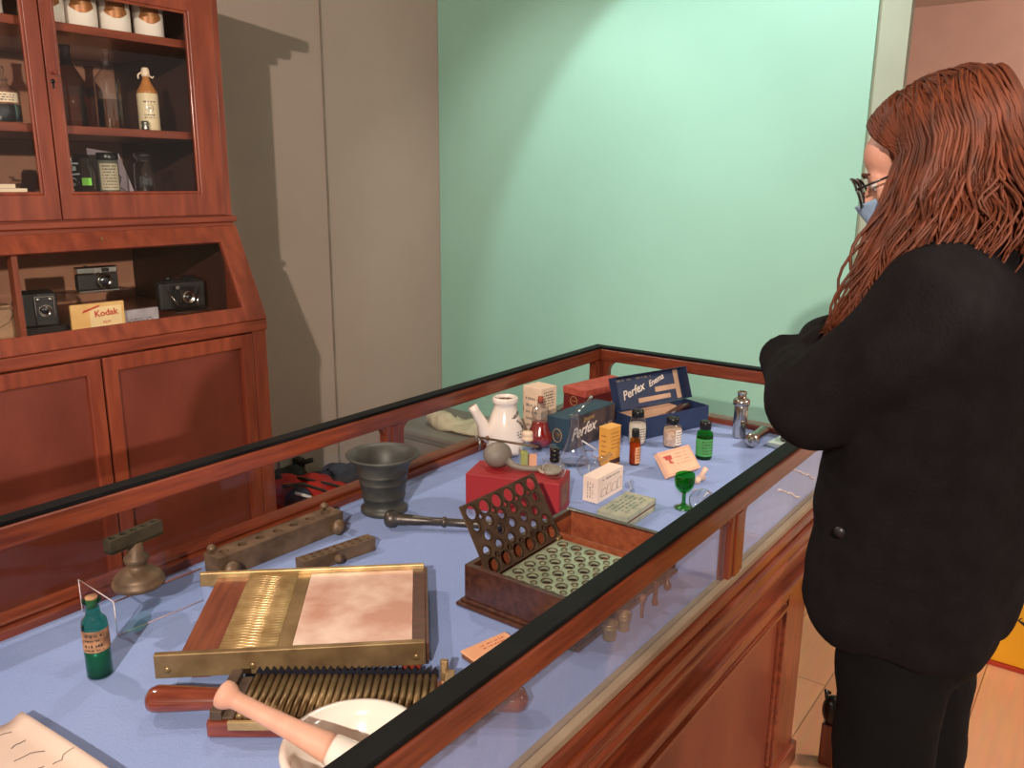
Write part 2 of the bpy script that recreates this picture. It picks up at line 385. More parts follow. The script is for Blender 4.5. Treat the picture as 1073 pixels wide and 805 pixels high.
obj('plinth_base', B().box(X0, YL + .03, 0, X1 - .002, YBK, .04), CABX, cb, world=True)
# cornice
b = B()
for (dz0, dz1, ov) in ((2.08, 2.11, .02), (2.11, 2.15, .05), (2.15, 2.19, .09)):
    b.box(X0 - ov, YU - ov, dz0, X1 + ov, YBK, dz1)
obj('cornice', b, CABX, cb, world=True, bevel=.006)
# moulding between upper and slope
b = B(); b.box(X0 - .012, YU - .016, 1.352, X1 + .012, YU + .02, 1.372); b.box(X0 - .004, YU - .008, 1.335, X1 + .004, YU + .02, 1.352)
obj('waist_moulding', b, CABX, cb, world=True, bevel=.004)
obj('outer_stile', B().box(X1 - .025, YU - .004, 1.372, X1, YU + .02, 2.08), CABZ, cb, world=True, bevel=.003)
def glazed_door(x0, x1, hinge_right):
    y0, y1 = YU - .012, YU + .016
    z0, z1 = 1.376, 2.075; si = .03 if hinge_right else .085; so = .085 if hinge_right else .033
    if hinge_right: l, r = x0 + .033, x1 - .09
    else: l, r = x0 + .09, x1 - .04
    d = obj('door', B().ring(x0, z0, x1, z1, l, 1.447, r, 2.0, y0, y1), CABZ, cb, world=True, bevel=.003)
    obj('glazing_bead', B().ring(l, 1.447, r, 2.0, l + .008, 1.455, r - .008, 1.992, y0 + .003, y0 + .012), CABZ, d, world=True, bevel=.002)
    obj('glass', B().box(l, YU, 1.447, r, YU + .003, 2.0), PANE, d, world=True)
    return d
dr = glazed_door(XM + .002, X1 - .026, True)
obj('knob', B().lathe([(.004, 0), (.004, .008), (.010, .014), (.012, .02), (.008, .027), (.0, .029)], (1.206, YU - .012, 1.776), 16, 'y').cyl((1.206, YU - .012, 1.776), (1.206, YU - .036, 1.776), .004), mat('red_brown_knob', (120, 50, 36), .2, coat=.6), dr, world=True)
obj('keyhole', B().box(1.203, YU - .0135, 1.735, 1.209, YU - .0118, 1.752).cyl((1.206, YU - .0135, 1.754), (1.206, YU - .0118, 1.754), .006, n=12), BLACKP, dr, world=True)
glazed_door(X0 + .026, XM - .002, False)
# slope lid
e = Vector((0, YU - YL - .012, 1.335 - 1.03)); L_ = e.length; e.normalize(); nrm = Vector((0, -e.z, e.y))
def SL(x0, s0, x1, s1, t0, t1, b):
    b.M = Matrix(((1, 0, 0, 0), (0, e.y, nrm.y, YL + .0), (0, e.z, nrm.z, 1.03), (0, 0, 0, 1))); b.box(x0, s0, t0, x1, s1, t1); b.M = Matrix.Identity(4)
b = B(); b.M = Matrix(((1, 0, 0, 0), (0, nrm.y, e.y, YL), (0, nrm.z, e.z, 1.03), (0, 0, 0, 1)))
b.ring(X0, 0, X1, L_, X0 + .07, .05, X1 - .08, L_ - .055, -.006, .014); b.M = Matrix.Identity(4)
lid = obj('slope_frame', b, CABZ, cb, world=True, bevel=.003)
b = B(); SL(X0 + .07, .05, X1 - .08, L_ - .055, .001, .004, b); obj('slope_glass', b, PANE, cb, world=True)
obj('slope_divider', B().box(1.03, YU - .03, 1.045, 1.045, YU + .0, 1.30), CABZ, cb, world=True)
# lock on the slope rail
b = B(); SL(1.05 + .23, L_ - .03, 1.286, L_ - .02, .014, .018, b); obj('lock_pin', b, BRASS, cb, world=True)
# lower rail and cupboard doors
obj('desk_edge', B().box(X0 - .004, YL - .006, .995, X1 + .004, YL + .03, 1.032), CABX, cb, world=True, bevel=.005)
obj('outer_stile', B().box(X1 - .055, YL, .04, X1, YL + .02, .995), CABZ, cb, world=True, bevel=.003)
def panel_door(x0, x1):
    z0, z1 = .045, .99; y0, y1 = YL - .004, YL + .018
    d = obj('door', B().ring(x0, z0, x1, z1, x0 + .043, z0 + .06, x1 - .043, z1 - .045, y0, y1), CABZ, cb, world=True, bevel=.004)
    obj('door_panel', B().box(x0 + .04, YL + .012, z0 + .04, x1 - .04, YL + .017, z1 - .04), CABP, d, world=True)
panel_door(XM - .002, X1 - .058); panel_door(X0 + .02, XM - .008)

# ---- cabinet contents: things
JG = 'white apothecary jars on the top shelf'
def jar(x, y, lab):
    t = thing('apothecary_jar', lab, 'jar', (x, y, 1.9215), -.35, JG)
    obj('jar_body', B().lathe([(.043, 0), (.046, .004), (.046, .112), (.043, .118), (.038, .12)], n=40), WHITE, t)
    b = B()
    def cart(s, v):
        a = (s - .5) * 1.05; hw = .031 * (1 + .12 * math.cos(v * 6.3)); z = .074 + (v - .5) * (.066 - .016 * abs(2 * s - 1) ** 3) - .004 * math.cos(v * PI) * math.cos(PI * (s - .5) * 2)
        aa = (s - .5) * 2 * hw / .0465
        return (.0467 * math.sin(aa), -.0467 * math.cos(aa), z)
    b.grid(cart, 12, 8); obj('gilt_label', b, mat('gilt_cartouche', (176, 116, 62), .4, .3, scale=60, rgb2=(140, 84, 46)), t)
    obj('jar_lid', B().lathe([(.039, .12), (.04, .127), (.02, .135), (.008, .138), (.01, .146), (0, .15)]), WHITE, t)
    return t
JX = [(1.17, 'left of the door divider'), (1.27, 'first inside the right door'), (1.365, 'second inside the right door'), (1.465, 'third inside the right door'), (1.572, 'nearest the right end of the shelf')]
for i, (x, where) in enumerate(JX):
    jar([1.098, 1.265, 1.362, 1.465, 1.575][i], 2.60, 'white gilt-labelled apothecary jar, ' + where)
def bottle_prof(r, h, nr, sh=.62, lip=.003):
    return [(0, .0), (r * .92, 0), (r, .006), (r, h * sh), (r * .9, h * (sh + .06)), (nr * 1.3, h * (sh + .17)), (nr, h * (sh + .22)), (nr, h * .95), (nr + lip, h * .955), (nr + lip, h), (nr * .7, h)]
t = thing('glass_bottle', 'tall brown-tinted glass bottle, leftmost behind the right glazed door on the middle shelf', 'bottle', (1.345, 2.68, 1.6415))
obj('bottle_body', B().lathe([(0, 0), (.042, 0), (.045, .008), (.045, .05), (.04, .085), (.045, .11), (.044, .14), (.03, .165), (.015, .19), (.013, .225), (.016, .232), (.016, .24), (.01, .24)]), BRNG, t)
t = thing('glass_bottle', 'tall clear glass bottle with shoulders beside the stoneware bottle', 'bottle', (1.452, 2.65, 1.6415))
obj('bottle_body', B().lathe(bottle_prof(.039, .235, .011, .6)), CLEAR, t)
obj('bottle_contents', B().lathe([(0, .006), (.034, .006), (.036, .012), (.036, .09), (0, .09)]), glass('pale_brown_liquid', (.72, .6, .45), gloss=.3), t)
t = thing('glass_bottle', 'dark brown glass bottle half hidden behind the clear one', 'bottle', (1.475, 2.80, 1.6415))
obj('bottle_body', B().lathe(bottle_prof(.035, .2, .012, .6)), BRNG, t)
t = thing('stoneware_bottle', 'cream stoneware ginger beer bottle with tan shoulder and torn stopper', 'bottle', (1.557, 2.61, 1.6415), -.4)
STONE = mat('cream_stoneware', (226, 206, 168), .35, var=.05, coat=.3); TAN = mat('tan_glaze', (190, 122, 62), .3, coat=.4)
obj('bottle_body', B().lathe([(0, 0), (.03, 0), (.032, .004), (.032, .112), (.030, .116)]), STONE, t)
obj('shoulder', B().lathe([(.0315, .114), (.03, .12), (.016, .145), (.011, .158), (.0105, .165)]), TAN, t)
obj('wrapped_stopper', B().lathe([(.011, .165), (.013, .172), (.012, .185), (.009, .192), (0, .194)]).tube([(-.012, 0, .178), (-.022, 0, .17), (-.022, 0, .158)], .003, 6).tube([(.01, 0, .17), (.02, .0, .162), (.024, 0, .168)], .0025, 6), CREAM, t)
MF = frame((0, -.0322, .066), (1, 0, 0), (0, 0, 1))
obj('oval_mark', B().tube([(.011 * math.cos(a * PI / 12) * .95, -.0322 - .0001 + .0015 * abs(math.cos(a * PI / 12)), .068 + .011 * math.sin(a * PI / 12)) for a in range(25)], .0006, 6), INK, t)
text('JSK', .009, INK, t, frame((0, -.0324, .068), (1, 0, 0), (0, 0, 1)), wrap=.0322)
scrib(t, frame((0, -.0323, .088), (1, 0, 0), (0, 0, 1)), .042, .008, 1, INK, seed=3, wrap=.0322, cut=.6)
scrib(t, frame((0, -.0323, .044), (1, 0, 0), (0, 0, 1)), .042, .016, 2, INK, seed=4, wrap=.0322, cut=.5)
tag(obj('glass_stopper', B().lathe([(.011, 1.6415), (.012, 1.645), (.009, 1.655), (.011, 1.66), (.011, 1.668), (0, 1.67)], (1.517, 2.57, 0)), STEEL), 'small grey stopper standing beside the stoneware bottle', 'stopper')
# bottom shelf
t = thing('glass_bottle', 'squat dark bottle with a bright green sticker on the lowest shelf', 'bottle', (1.34, 2.645, 1.4455), -.4)
obj('bottle_body', B().lathe([(0, 0), (.033, 0), (.036, .01), (.036, .065), (.026, .085), (.026, .105), (.02, .118), (0, .12)]), mat('dark_brown_glass', (40, 24, 20), .12, coat=.6), t)
obj('sticker', B().box(-.006, -.0375, .026, .02, -.0345, .048), mat('lime_sticker', (130, 214, 60), .6), t)
t = thing('labelled_jar', 'cylindrical jar with black lid and tall printed cream label on the lowest shelf', 'jar', (1.415, 2.63, 1.4455), -.4)
obj('jar_body', B().lathe([(0, 0), (.029, 0), (.03, .003), (.03, .1), (.026, .103)]), mat('grey_green_tin', (96, 96, 84), .4), t)
obj('lid', B().lathe([(.031, .103), (.032, .106), (.032, .122), (.029, .125), (0, .125)]), BLACKP, t)
b = B(); b.grid(lambda s, v: (.0304 * math.sin((s - .5) * 2), -.0304 * math.cos((s - .5) * 2), .012 + v * .08), 12, 2)
lb = obj('label', b, mat('aged_label', (186, 172, 146), .7), t)
scrib(lb, frame((0, -.0306, .052), (1, 0, 0), (0, 0, 1)), .046, .074, 8, INK, seed=5, wrap=.0306)
t = thing('leaflet', 'pale mauve leaflet leaning behind the labelled jar', 'card', (1.47, 2.70, 1.4455), -.2)
obj('card', B().prism([(-.075, 0), (.06, 0), (.02, .125), (-.075, .14)], -.001, .001, 'y'), mat('mauve_card', (170, 152, 160), .8), t)
obj('printed_curve', B().tube([(-.02, -.0015, .12), (.0, -.0015, .08), (.02, -.0015, .05), (.012, -.0015, .02), (.03, -.0015, .008)], .006, 8, flat=.15), INK, t)
t = thing('glass_jar', 'clear glass jar with flat stopper on the lowest shelf', 'jar', (1.53, 2.62, 1.4455))
obj('jar_body', B().lathe([(0, 0), (.03, 0), (.033, .006), (.033, .09), (.022, .1), (.022, .108), (.026, .11)]), CLEAR, t)
obj('stopper', B().lathe([(.019, .108), (.026, .112), (.03, .118), (.028, .128), (0, .13)]), CLEAR, t)
t = thing('crumpled_wrapper', 'small crumpled clear wrapper beside the dark bottle on the lowest shelf', 'wrapper', (1.285, 2.6, 1.4455))
b = B(); random.seed(4)
for k in range(9): b.tube([(random.uniform(-.02, .02), random.uniform(-.02, .02), .01 + k * .01), (random.uniform(-.03, .02), random.uniform(-.02, .02), .014 + k * .011), (random.uniform(-.02, .03), 0, .02 + k * .01)], .006, 6, flat=.3)
obj('wrapper_folds', b, mat('shiny_wrapper', (200, 205, 210), .2, .2), t)
# left section
t = thing('glass_jar', 'squat glass jar of dark powder with white label in the left glazed section', 'jar', (1.122, 2.62, 1.6415), -.4)
obj('jar_body', B().lathe([(0, 0), (.045, 0), (.048, .006), (.048, .085), (.03, .1), (.02, .105), (.02, .115), (.024, .118)]), CLEAR, t)
obj('dark_contents', B().lathe([(0, .006), (.045, .007), (.0455, .05), (0, .052)]), mat('dark_powder', (26, 26, 30), .7), t)
obj('stopper', B().lathe([(.018, .116), (.02, .122), (.012, .13), (.016, .142), (.014, .152), (0, .155)]), CLEAR, t)
b = B(); b.grid(lambda s, v: (.0485 * math.sin((s - .5) * 2.0), -.0485 * math.cos((s - .5) * 2.0), .055 + v * .026), 12, 2)
lb = obj('label', b, CREAM, t); scrib(lb, frame((0, -.0488, .068), (1, 0, 0), (0, 0, 1)), .07, .02, 3, INK, seed=8, wrap=.0487)
t = thing('glass_jar', 'dark tinted glass flask at the far left of the lowest shelf', 'flask', (1.085, 2.76, 1.4455))
obj('flask_body', B().lathe([(0, 0), (.06, 0), (.062, .01), (.045, .07), (.02, .12), (.016, .15), (.02, .153)]), BRNG, t)
t = thing('card_pile', 'two cream boxes stacked on the lowest shelf in the left section', 'box', (1.10, 2.60, 1.4455), -.05)
obj('lower_box', B().box(-.06, -.03, 0, .04, .03, .018), CREAM, t, bevel=.001); obj('upper_box', B().box(-.06, -.025, .0185, .012, .025, .03), CREAM, t, bevel=.001)
# slope case contents
t = thing('camera_stand', 'clear acrylic stand carrying the compact camera', 'stand', (1.335, 2.68, 1.0455))
ST = .098
obj('stand_top', B().box(-.085, -.06, ST - .003, .12, .05, ST), ACRYL, t); obj('stand_leg', B().box(-.085, -.06, 0, -.082, .05, ST - .003), ACRYL, t); obj('stand_leg', B().box(.117, -.06, 0, .12, .05, ST - .003), ACRYL, t)
BLKL = mat('black_leatherette', (24, 22, 22), .6, bump=.2, bscale=200)
t = thing('compact_camera', 'black and silver viewfinder camera on the acrylic stand', 'camera', (1.345, 2.64, 1.0455 + ST + .0005), -.12)
obj('camera_body', B().box(-.062, -.016, .004, .062, .016, .056), BLKL, t, bevel=.006)
obj('top_cover', B().box(-.062, -.017, .056, .062, .017, .078), CHROME, t, bevel=.004)
obj('base_strip', B().box(-.061, -.016, 0, .061, .016, .004), CHROME, t)
b = B().lathe([(.026, -.016), (.027, -.02), (.026, -.03), (.022, -.036), (.0215, -.036), (.021, -.03), (.0, -.03)], (.014, 0, .032), 28, 'y'); lens = obj('lens_barrel', b, CHROME, t)
obj('lens', B().ell((.014, -.029, .032), (.015, .003, .015)), mat('lens_glass', (18, 16, 24), .05, coat=1), lens)
obj('viewfinder', B().box(.012, -.0185, .061, .034, -.0165, .073), BLACKP, t); obj('meter_window', B().box(-.052, -.0185, .062, -.012, -.0165, .072), STEEL, t)
obj('shutter_button', B().cyl((-.03, 0, .078), (-.03, 0, .082), .005), CHROME, t)
t = thing('box_camera', 'black box camera with two small windows above a round lens', 'camera', (1.13, 2.585, 1.0455), -.3)
obj('camera_body', B().box(-.048, -.025, .022, .052, .085, .118), BLKL, t, bevel=.004)
b = B().box(-.008, -.031, .03, .044, -.025, .112); fp = obj('face_plate', b, BLACKP, t)
b = B()
for q in ((-.008, -.033, .03, .044, -.031, .032), (-.008, -.033, .108, .044, -.031, .110), (-.008, -.033, .03, -.0055, -.031, .11), (.0415, -.033, .03, .044, -.031, .11)): b.box(*q)
obj('chrome_border', b, CHROME, fp)
obj('lens_ring', B().lathe([(.015, -.031), (.018, -.034), (.0175, -.036), (.015, -.034), (.012, -.03), (0, -.03)], (.018, 0, .068), 24, 'y'), CHROME, fp)
obj('lens', B().ell((.018, -.031, .068), (.011, .004, .011)), mat('lens_glass', (0, 0, 0)), fp)
for x in (.002, .034): obj('window', B().lathe([(0, -.034), (.006, -.034), (.007, -.031)], (x, 0, .101), 16, 'y'), STEEL, fp)
obj('carry_strap', B().tube([(-.05, .0, .06), (-.062, .0, .09), (-.05, .01, .118), (-.02, .02, .122)], .006, 8, flat=.4), BLKL, t)
tag(obj('camera_plinth', B().box(1.075, 2.545, 1.0455, 1.20, 2.66, 1.0667), mat('black_plinth', (28, 24, 24), .4), bevel=.002), 'low black block under the box camera', 'block')
t = thing('leather_case', 'tan leather camera case at the left end of the sloping case', 'case', (1.0, 2.56, 1.0455), -.2)
LEA = mat('tan_leather', (150, 112, 82), .6, var=.15, scale=20, bump=.1)
obj('case_body', B().box(-.07, -.03, 0, .05, .03, .085), LEA, t, bevel=.012, seg=3)
obj('flap', B().prism([(-.07, .1), (-.07, .06), (-.03, .045), (0, .035), (.03, .05), (.045, .075), (.04, .1)], -.036, -.030, 'y').box(-.07, -.036, .085, .042, .03, .098), LEA, t, bevel=.004)
obj('stud', B().ell((.0, -.038, .05), (.004, .003, .004)), CHROME, t)
t = thing('folding_camera', 'black folding bellows camera opened on its chrome bed', 'camera', (1.62, 2.61, 1.0455), -.1)
obj('camera_body', B().box(-.08, .0, .012, .085, .032, .105), BLKL, t, bevel=.008, seg=3)
obj('top_plate', B().box(-.072, .0, .105, .078, .03, .112).box(.01, .004, .112, .05, .026, .122).cyl((-.04, .015, .112), (-.04, .015, .122), .012), BLACKP, t, bevel=.002)
obj('drop_bed', B().box(-.052, -.062, .006, .06, .0, .011), BLACKP, t)
for z0 in (0,): obj('bed_rim', B().box(-.056, -.066, .003, .064, -.06, .012).box(.06, -.06, .004, .064, .0, .012).box(-.056, -.06, .004, -.052, 0, .012), CHROME, t, bevel=.001)
b = B()
for i in range(6): s_ = .036 - i * .003; b.box(-.005 - s_, -.006 * (i + 1), .058 - s_, -.005 + s_, -.006 * i - .0015, .058 + s_ * .9)
obj('bellows', b, mat('bellows_black', (18, 18, 18), .8), t)
lp = obj('lens_board', B().box(-.028, -.043, .022, .024, -.037, .092), BLACKP, t, bevel=.002)
obj('shutter_ring', B().lathe([(.021, -.043), (.023, -.046), (.023, -.053), (.018, -.056), (.016, -.052), (.01, -.052), (0, -.05)], (-.002, 0, .058), 28, 'y'), CHROME, lp)
obj('lens', B().ell((-.002, -.052, .058), (.010, .004, .010)), mat('lens_glass', (0, 0, 0)), lp)
obj('viewfinder', B().box(-.04, -.04, .085, -.026, -.03, .098), CHROME, t, bevel=.001)
obj('strut', B().cyl((.03, -.04, .03), (.07, .002, .09), .002).cyl((-.034, -.04, .03), (-.06, .002, .09), .002), CHROME, t)
t = thing('film_packet', 'worn yellow and cream film packet with red lettering', 'packet', (1.268, 2.50, 1.0455), -.06)
obj('packet_body', B().box(-.082, -.006, 0, .078, .006, .082), mat('yellow_card', (230, 188, 122), .7, rgb2=(212, 160, 96), scale=14), t, bevel=.003)
pl = obj('printed_panel', B().box(-.028, -.0064, .004, .068, -.0059, .07), mat('pale_panel', (238, 208, 156), .7), t)
text('Kodak', .027, REDINK, t, frame((.02, -.0068, .05), (1, 0, .06), (-.06, 0, 1)), bold=.0006)
text('FILM', .012, REDINK, t, frame((.02, -.0068, .022), (1, 0, .06), (-.06, 0, 1)))
obj('red_flash', B().prism([(-.05, .055), (.0, .07), (.004, .076), (-.046, .063)], -.0069, -.006, 'y'), REDINK, t)
t = thing('small_card_box', 'small pale grey card box beside the film packet', 'box', (1.42, 2.52, 1.0455), .0)
obj('box_body', B().box(-.068, -.008, 0, .05, .010, .045), mat('pale_grey_card', (176, 166, 172), .7, scale=30, rgb2=(150, 142, 150)), t, bevel=.001)
scrib(t, frame((-.01, -.0083, .012), (1, 0, 0), (0, 0, 1)), .09, .012, 2, INK, seed=21)

# ================================================================== DISPLAY CASE (glass) and COUNTER
CX0, CX1, CY0, CY1 = .06, 2.445, .517, 1.447
BZ = .765
dc = thing('display_case', 'long mahogany framed glass display case lined with blue felt', 'display case', (1.25, .98, .69))
b = B(); b.box(CX0, CY0, .905, CX1, CY0 + .034, .945); obj('top_rail', b, MAHX, dc, world=True, bevel=.004)
b = B(); b.box(CX0, CY1 - .034, .905, CX1, CY1, .945); obj('top_rail', b, MAHX, dc, world=True, bevel=.004)
b = B(); b.box(CX1 - .034, CY0 + .034, .905, CX1, CY1 - .034, .945); obj('top_rail', b, MAHY, dc, world=True, bevel=.004)
b = B(); b.box(CX0, CY0 + .034, .905, CX0 + .034, CY1 - .034, .945); obj('top_rail', b, MAHY, dc, world=True, bevel=.004)
b = B(); b.box(CX0, CY0 + .001, .9455, CX1, CY0 + .034, .953); b.box(CX0, CY1 - .034, .9455, CX1, CY1 - .001, .953); b.box(CX1 - .034, CY0 + .034, .9455, CX1 - .001, CY1 - .034, .953); b.box(CX0, CY0 + .034, .9455, CX0 + .034, CY1 - .034, .953)
obj('black_trim', b, BLACKTRIM, dc, world=True, bevel=.002)
# bottom rails: profile moulded
def rail_x(y0, y1, sgn):
    b = B(); b.box(CX0, y0, .70, CX1, y1, .772); return b
b = B(); b.box(CX0, CY0 - .004, .735, CX1, CY0 + .05, .764); b.box(CX0, CY0 - .012, .712, CX1, CY0 + .05, .735); b.box(CX0, CY0 - .002, .69, CX1, CY0 + .05, .712)
obj('bottom_rail', b, MAHX, dc, world=True, bevel=.007, seg=3)
obj('glazing_strip', B().box(CX0 + .03, CY0 + .0, .7645, CX1 - .03, CY0 + .014, .778).box(CX0 + .03, CY0 + .018, .7655, CX1 - .03, CY0 + .030, .772), mat('beige_strip', (146, 126, 104), .45), dc, world=True, bevel=.002)
b = B(); b.box(CX0, CY1 - .062, .69, CX1, CY1, .782); b.box(CX0, CY1 - .05, .782, CX1, CY1 - .01, .79); obj('bottom_rail', b, MAHX, dc, world=True, bevel=.004)
b = B(); b.box(CX1 - .05, CY0 + .05, .69, CX1, CY1 - .062, .782); obj('bottom_rail', b, MAHY, dc, world=True, bevel=.004)
b = B(); b.box(CX0, CY0 + .05, .69, CX0 + .05, CY1 - .062, .782); obj('bottom_rail', b, MAHY, dc, world=True, bevel=.004)
obj('felt_lining', B().box(CX0 + .05, CY0 + .03, .745, CX1 - .05, CY1 - .062, BZ), BLUE, dc, world=True)
obj('bottom_board', B().box(CX0 + .02, CY0 + .02, .70, CX1 - .02, CY1 - .02, .744), MAHX, dc, world=True)
def brk(cx, y0, y1, sgn, z=.905, r=.035):
    """rounded bracket profile in x-z plane"""
    pts = [(cx, z)] + [(cx + sgn * (r - r * math.sin(a)), z - r + r * math.cos(a)) for a in [i * PI / 2 / 8 for i in range(9)]][::-1] + [(cx, z - r)]
    pts = [(cx, z)] + [(cx + sgn * (r - r * math.cos(i * PI / 16)), z - r + r * math.sin(i * PI / 16)) for i in range(9)]
    return pts
def post(xc, hw, y0, y1, sides=(1, -1)):
    b = B(); b.box(xc - hw, y0, .764, xc + hw, y1, .905); b.box(xc - hw * .42, y0 - .003, .766, xc + hw * .42, y1 + .003, .904)
    for s in sides:
        cx = xc + s * hw; r = .03
        pts = [(cx, .905)] + [(cx + s * (r - r * math.cos(i * PI / 16)), .905 - r + r * math.sin(i * PI / 16)) for i in range(9)]
        pts = [(cx, .905), (cx, .905 - r)] + [(cx + s * (r - r * math.cos(i * PI / 16)), .905 - r + r * math.sin(i * PI / 16)) for i in range(1, 9)]
        b.prism(pts, y0 + .002, y1 - .002, 'y')
    return obj('post', b, MAHZ, dc, world=True, bevel=.003)
post(1.42, .032, CY0 + .004, CY0 + .028); post(1.43, .03, CY1 - .029, CY1 - .004)
for (xc, s) in ((CX1 - .024, -1), (CX0 + .024, 1)):
    post(xc, .024, CY1 - .04, CY1 - .002, (s,)); post(xc, .024, CY0 + .002, CY0 + .04, (s,))
for (yc, s) in ((CY1 - .038, -1), (CY0 + .038, 1)):
    b = B(); cx = yc + s * .004; r = .04
    pts = [(cx, .905), (cx, .764), (cx + s * .02, .764), (cx + s * .02, .905 - r)] + [(cx + s * .02 + s * (r - r * math.cos(i * PI / 16)), .905 - r + r * math.sin(i * PI / 16)) for i in range(1, 9)]
    b.prism(pts, CX1 - .03, CX1 - .006, 'x'); obj('post_bracket', b, MAHZ, dc, world=True)
def pane(x0, y0, z0, x1, y1, z1, m): return obj('glass_pane', B().box(x0, y0, z0, x1, y1, z1), m, dc, world=True)
pane(CX0 + .05, CY0 + .0145, .77, 1.387, CY0 + .0175, .907, PANEH)
pr = pane(1.453, CY0 + .0145, .77, CX1 - .05, CY0 + .0175, .907, PANEH)
pane(CX0 + .05, CY1 - .018, .785, 1.40, CY1 - .015, .907, PANE); pane(1.46, CY1 - .018, .785, CX1 - .05, CY1 - .015, .907, PANE)
pane(CX1 - .018, CY0 + .045, .77, CX1 - .015, CY1 - .045, .907, PANE)
def crack(pts):
    return B().tube([(x, CY0 + .0132, z) for x, z in pts], .0017, 6)
random.seed(11)
def jag(p, q, n):
    return [(p[0] + (q[0] - p[0]) * i / n + random.uniform(-.002, .002), p[1] + (q[1] - p[1]) * i / n + random.uniform(-.0015, .0015)) for i in range(n + 1)]
obj('crack', crack(jag((1.735, .898), (1.92, .822), 12)), mat('crack_white', (245, 228, 220), .3), pr, world=True)
obj('crack', crack(jag((1.66, .873), (1.815, .806), 10)), mat('crack_white', (245, 228, 220), .3), pr, world=True)

# counter below
ct = thing('counter_base', 'panelled mahogany counter carrying the glass display case', 'counter', (1.0, .98, 0))
QX1 = 2.0
YF = .545
obj('carcass', B().box(.1, YF + .02, .02, QX1 - .02, 1.41, .69), MAHX, ct, world=True)
b = B(); b.box(.08, YF - .03, .668, QX1 + .02, 1.43, .689); b.box(.08, YF - .018, .648, QX1 + .01, 1.43, .668); obj('top_moulding', b, MAHX, ct, world=True, bevel=.008, seg=3)
obj('frieze', B().box(.1, YF, .60, QX1, 1.42, .648), MAHX, ct, world=True, bevel=.003)
b = B(); b.box(.1, YF - .022, .578, QX1 + .012, YF + .03, .60); b.box(.1, YF - .012, .562, QX1 + .006, YF + .03, .578); obj('frieze_moulding', b, MAHX, ct, world=True, bevel=.007, seg=3)
b = B(); b.box(1.86, YF, .06, QX1, YF + .03, .562); b.box(QX1 - .03, YF + .03, .02, QX1, 1.42, .6); obj('corner_stile', b, MAHZ, ct, world=True, bevel=.004)
obj('corner_stile', B().box(.1, YF, .06, .2, YF + .03, .562), MAHZ, ct, world=True, bevel=.004)
obj('middle_stile', B().box(.95, YF, .06, 1.05, YF + .03, .562), MAHZ, ct, world=True, bevel=.004)
obj('front_rail', B().box(.2, YF, .53, .95, YF + .03, .562).box(1.05, YF, .53, 1.86, YF + .03, .562), MAHX, ct, world=True, bevel=.003)
obj('bottom_board', B().box(.1, YF - .012, .0, QX1 + .008, YF + .03, .06).box(.1, YF + .03, 0, QX1 + .008, 1.42, .02), MAHX, ct, world=True, bevel=.004)
for x0, x1 in ((.2, .95), (1.05, 1.86)):
    pn = obj('front_panel', B().box(x0, YF + .012, .06, x1, YF + .02, .53), PANEL, ct, world=True)
    for (w0, w1, yy) in ((.0, .012, .0035), (.012, .022, -.004), (.022, .034, .004)):
        b = B(); b.box(x0 + w0, YF + yy, .06 + w0, x0 + w1, YF + .014, .53 - w0); b.box(x1 - w1, YF + yy, .06 + w0, x1 - w0, YF + .014, .53 - w0)
        b.box(x0 + w0, YF + yy, .53 - w1, x1 - w0, YF + .014, .53 - w0); obj('panel_beading', b, MAHX, pn, world=True, bevel=.003)

BZ = .7656
# ================================================================== THINGS IN THE DISPLAY CASE
# --- green poison bottle
t = thing('glass_bottle', 'small green glass bottle with cork and brown printed label, standing upright on the blue felt', 'bottle', (.535, 1.168, BZ), -.7)
obj('bottle_body', B().lathe([(0, .003), (.016, .001), (.0178, 0), (.0185, .004), (.0185, .084), (.017, .092), (.0115, .099), (.010, .103), (.010, .119), (.0135, .121), (.0135, .126), (.008, .127)], n=40), GRNG, t)
obj('liquid', B().lathe([(0, .004), (.0165, .004), (.017, .03), (.0172, .046), (0, .047)], n=32), mat('green_liquid', (20, 120, 90), .3), t)
obj('cork', B().lathe([(0, .112), (.0078, .112), (.0085, .129), (0, .1292)], n=24), CORK, t)
b = B(); b.grid(lambda s, v: (.0187 * math.sin((s - .5) * 4), -.0187 * math.cos((s - .5) * 4), .046 + v * .034), 24, 3)
lb = obj('label', b, mat('brown_label', (196, 146, 106), .8, rgb2=(110, 74, 54), scale=45, stretch=(1, 1, 2.5)), t)
for i, (z, hh) in enumerate(((.073, .007), (.0655, .006), (.057, .008), (.050, .004))):
    scrib(lb, frame((0, -.0189, z), (1, 0, 0), (0, 0, 1)), .03, hh, 1, INK, seed=30 + i, wrap=.0189, cut=.55)
# --- acrylic stand + T shaped mould
t = thing('acrylic_stand', 'clear acrylic bridge stand under the turned bronze mould', 'stand', (.688, 1.31, BZ), -.04)
obj('stand_top', B().box(-.078, -.062, .0585, .078, .062, .0615), ACRYL, t); obj('stand_front', B().box(-.078, -.062, .0, .078, -.059, .0583), ACRYL, t); obj('stand_back', B().box(-.078, .059, .0, .078, .062, .0583), ACRYL, t)
b = B()
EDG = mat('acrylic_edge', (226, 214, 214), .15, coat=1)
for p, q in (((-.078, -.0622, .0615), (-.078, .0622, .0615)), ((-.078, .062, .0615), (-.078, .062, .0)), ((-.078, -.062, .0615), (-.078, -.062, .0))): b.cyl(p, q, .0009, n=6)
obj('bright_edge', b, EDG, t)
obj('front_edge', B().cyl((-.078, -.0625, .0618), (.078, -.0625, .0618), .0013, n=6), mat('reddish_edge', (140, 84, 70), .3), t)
obj('bottom_edge', B().cyl((-.078, -.0625, .0012), (.078, -.0625, .0012), .0009, n=6), mat('pinkish_edge', (200, 170, 168), .3), t)
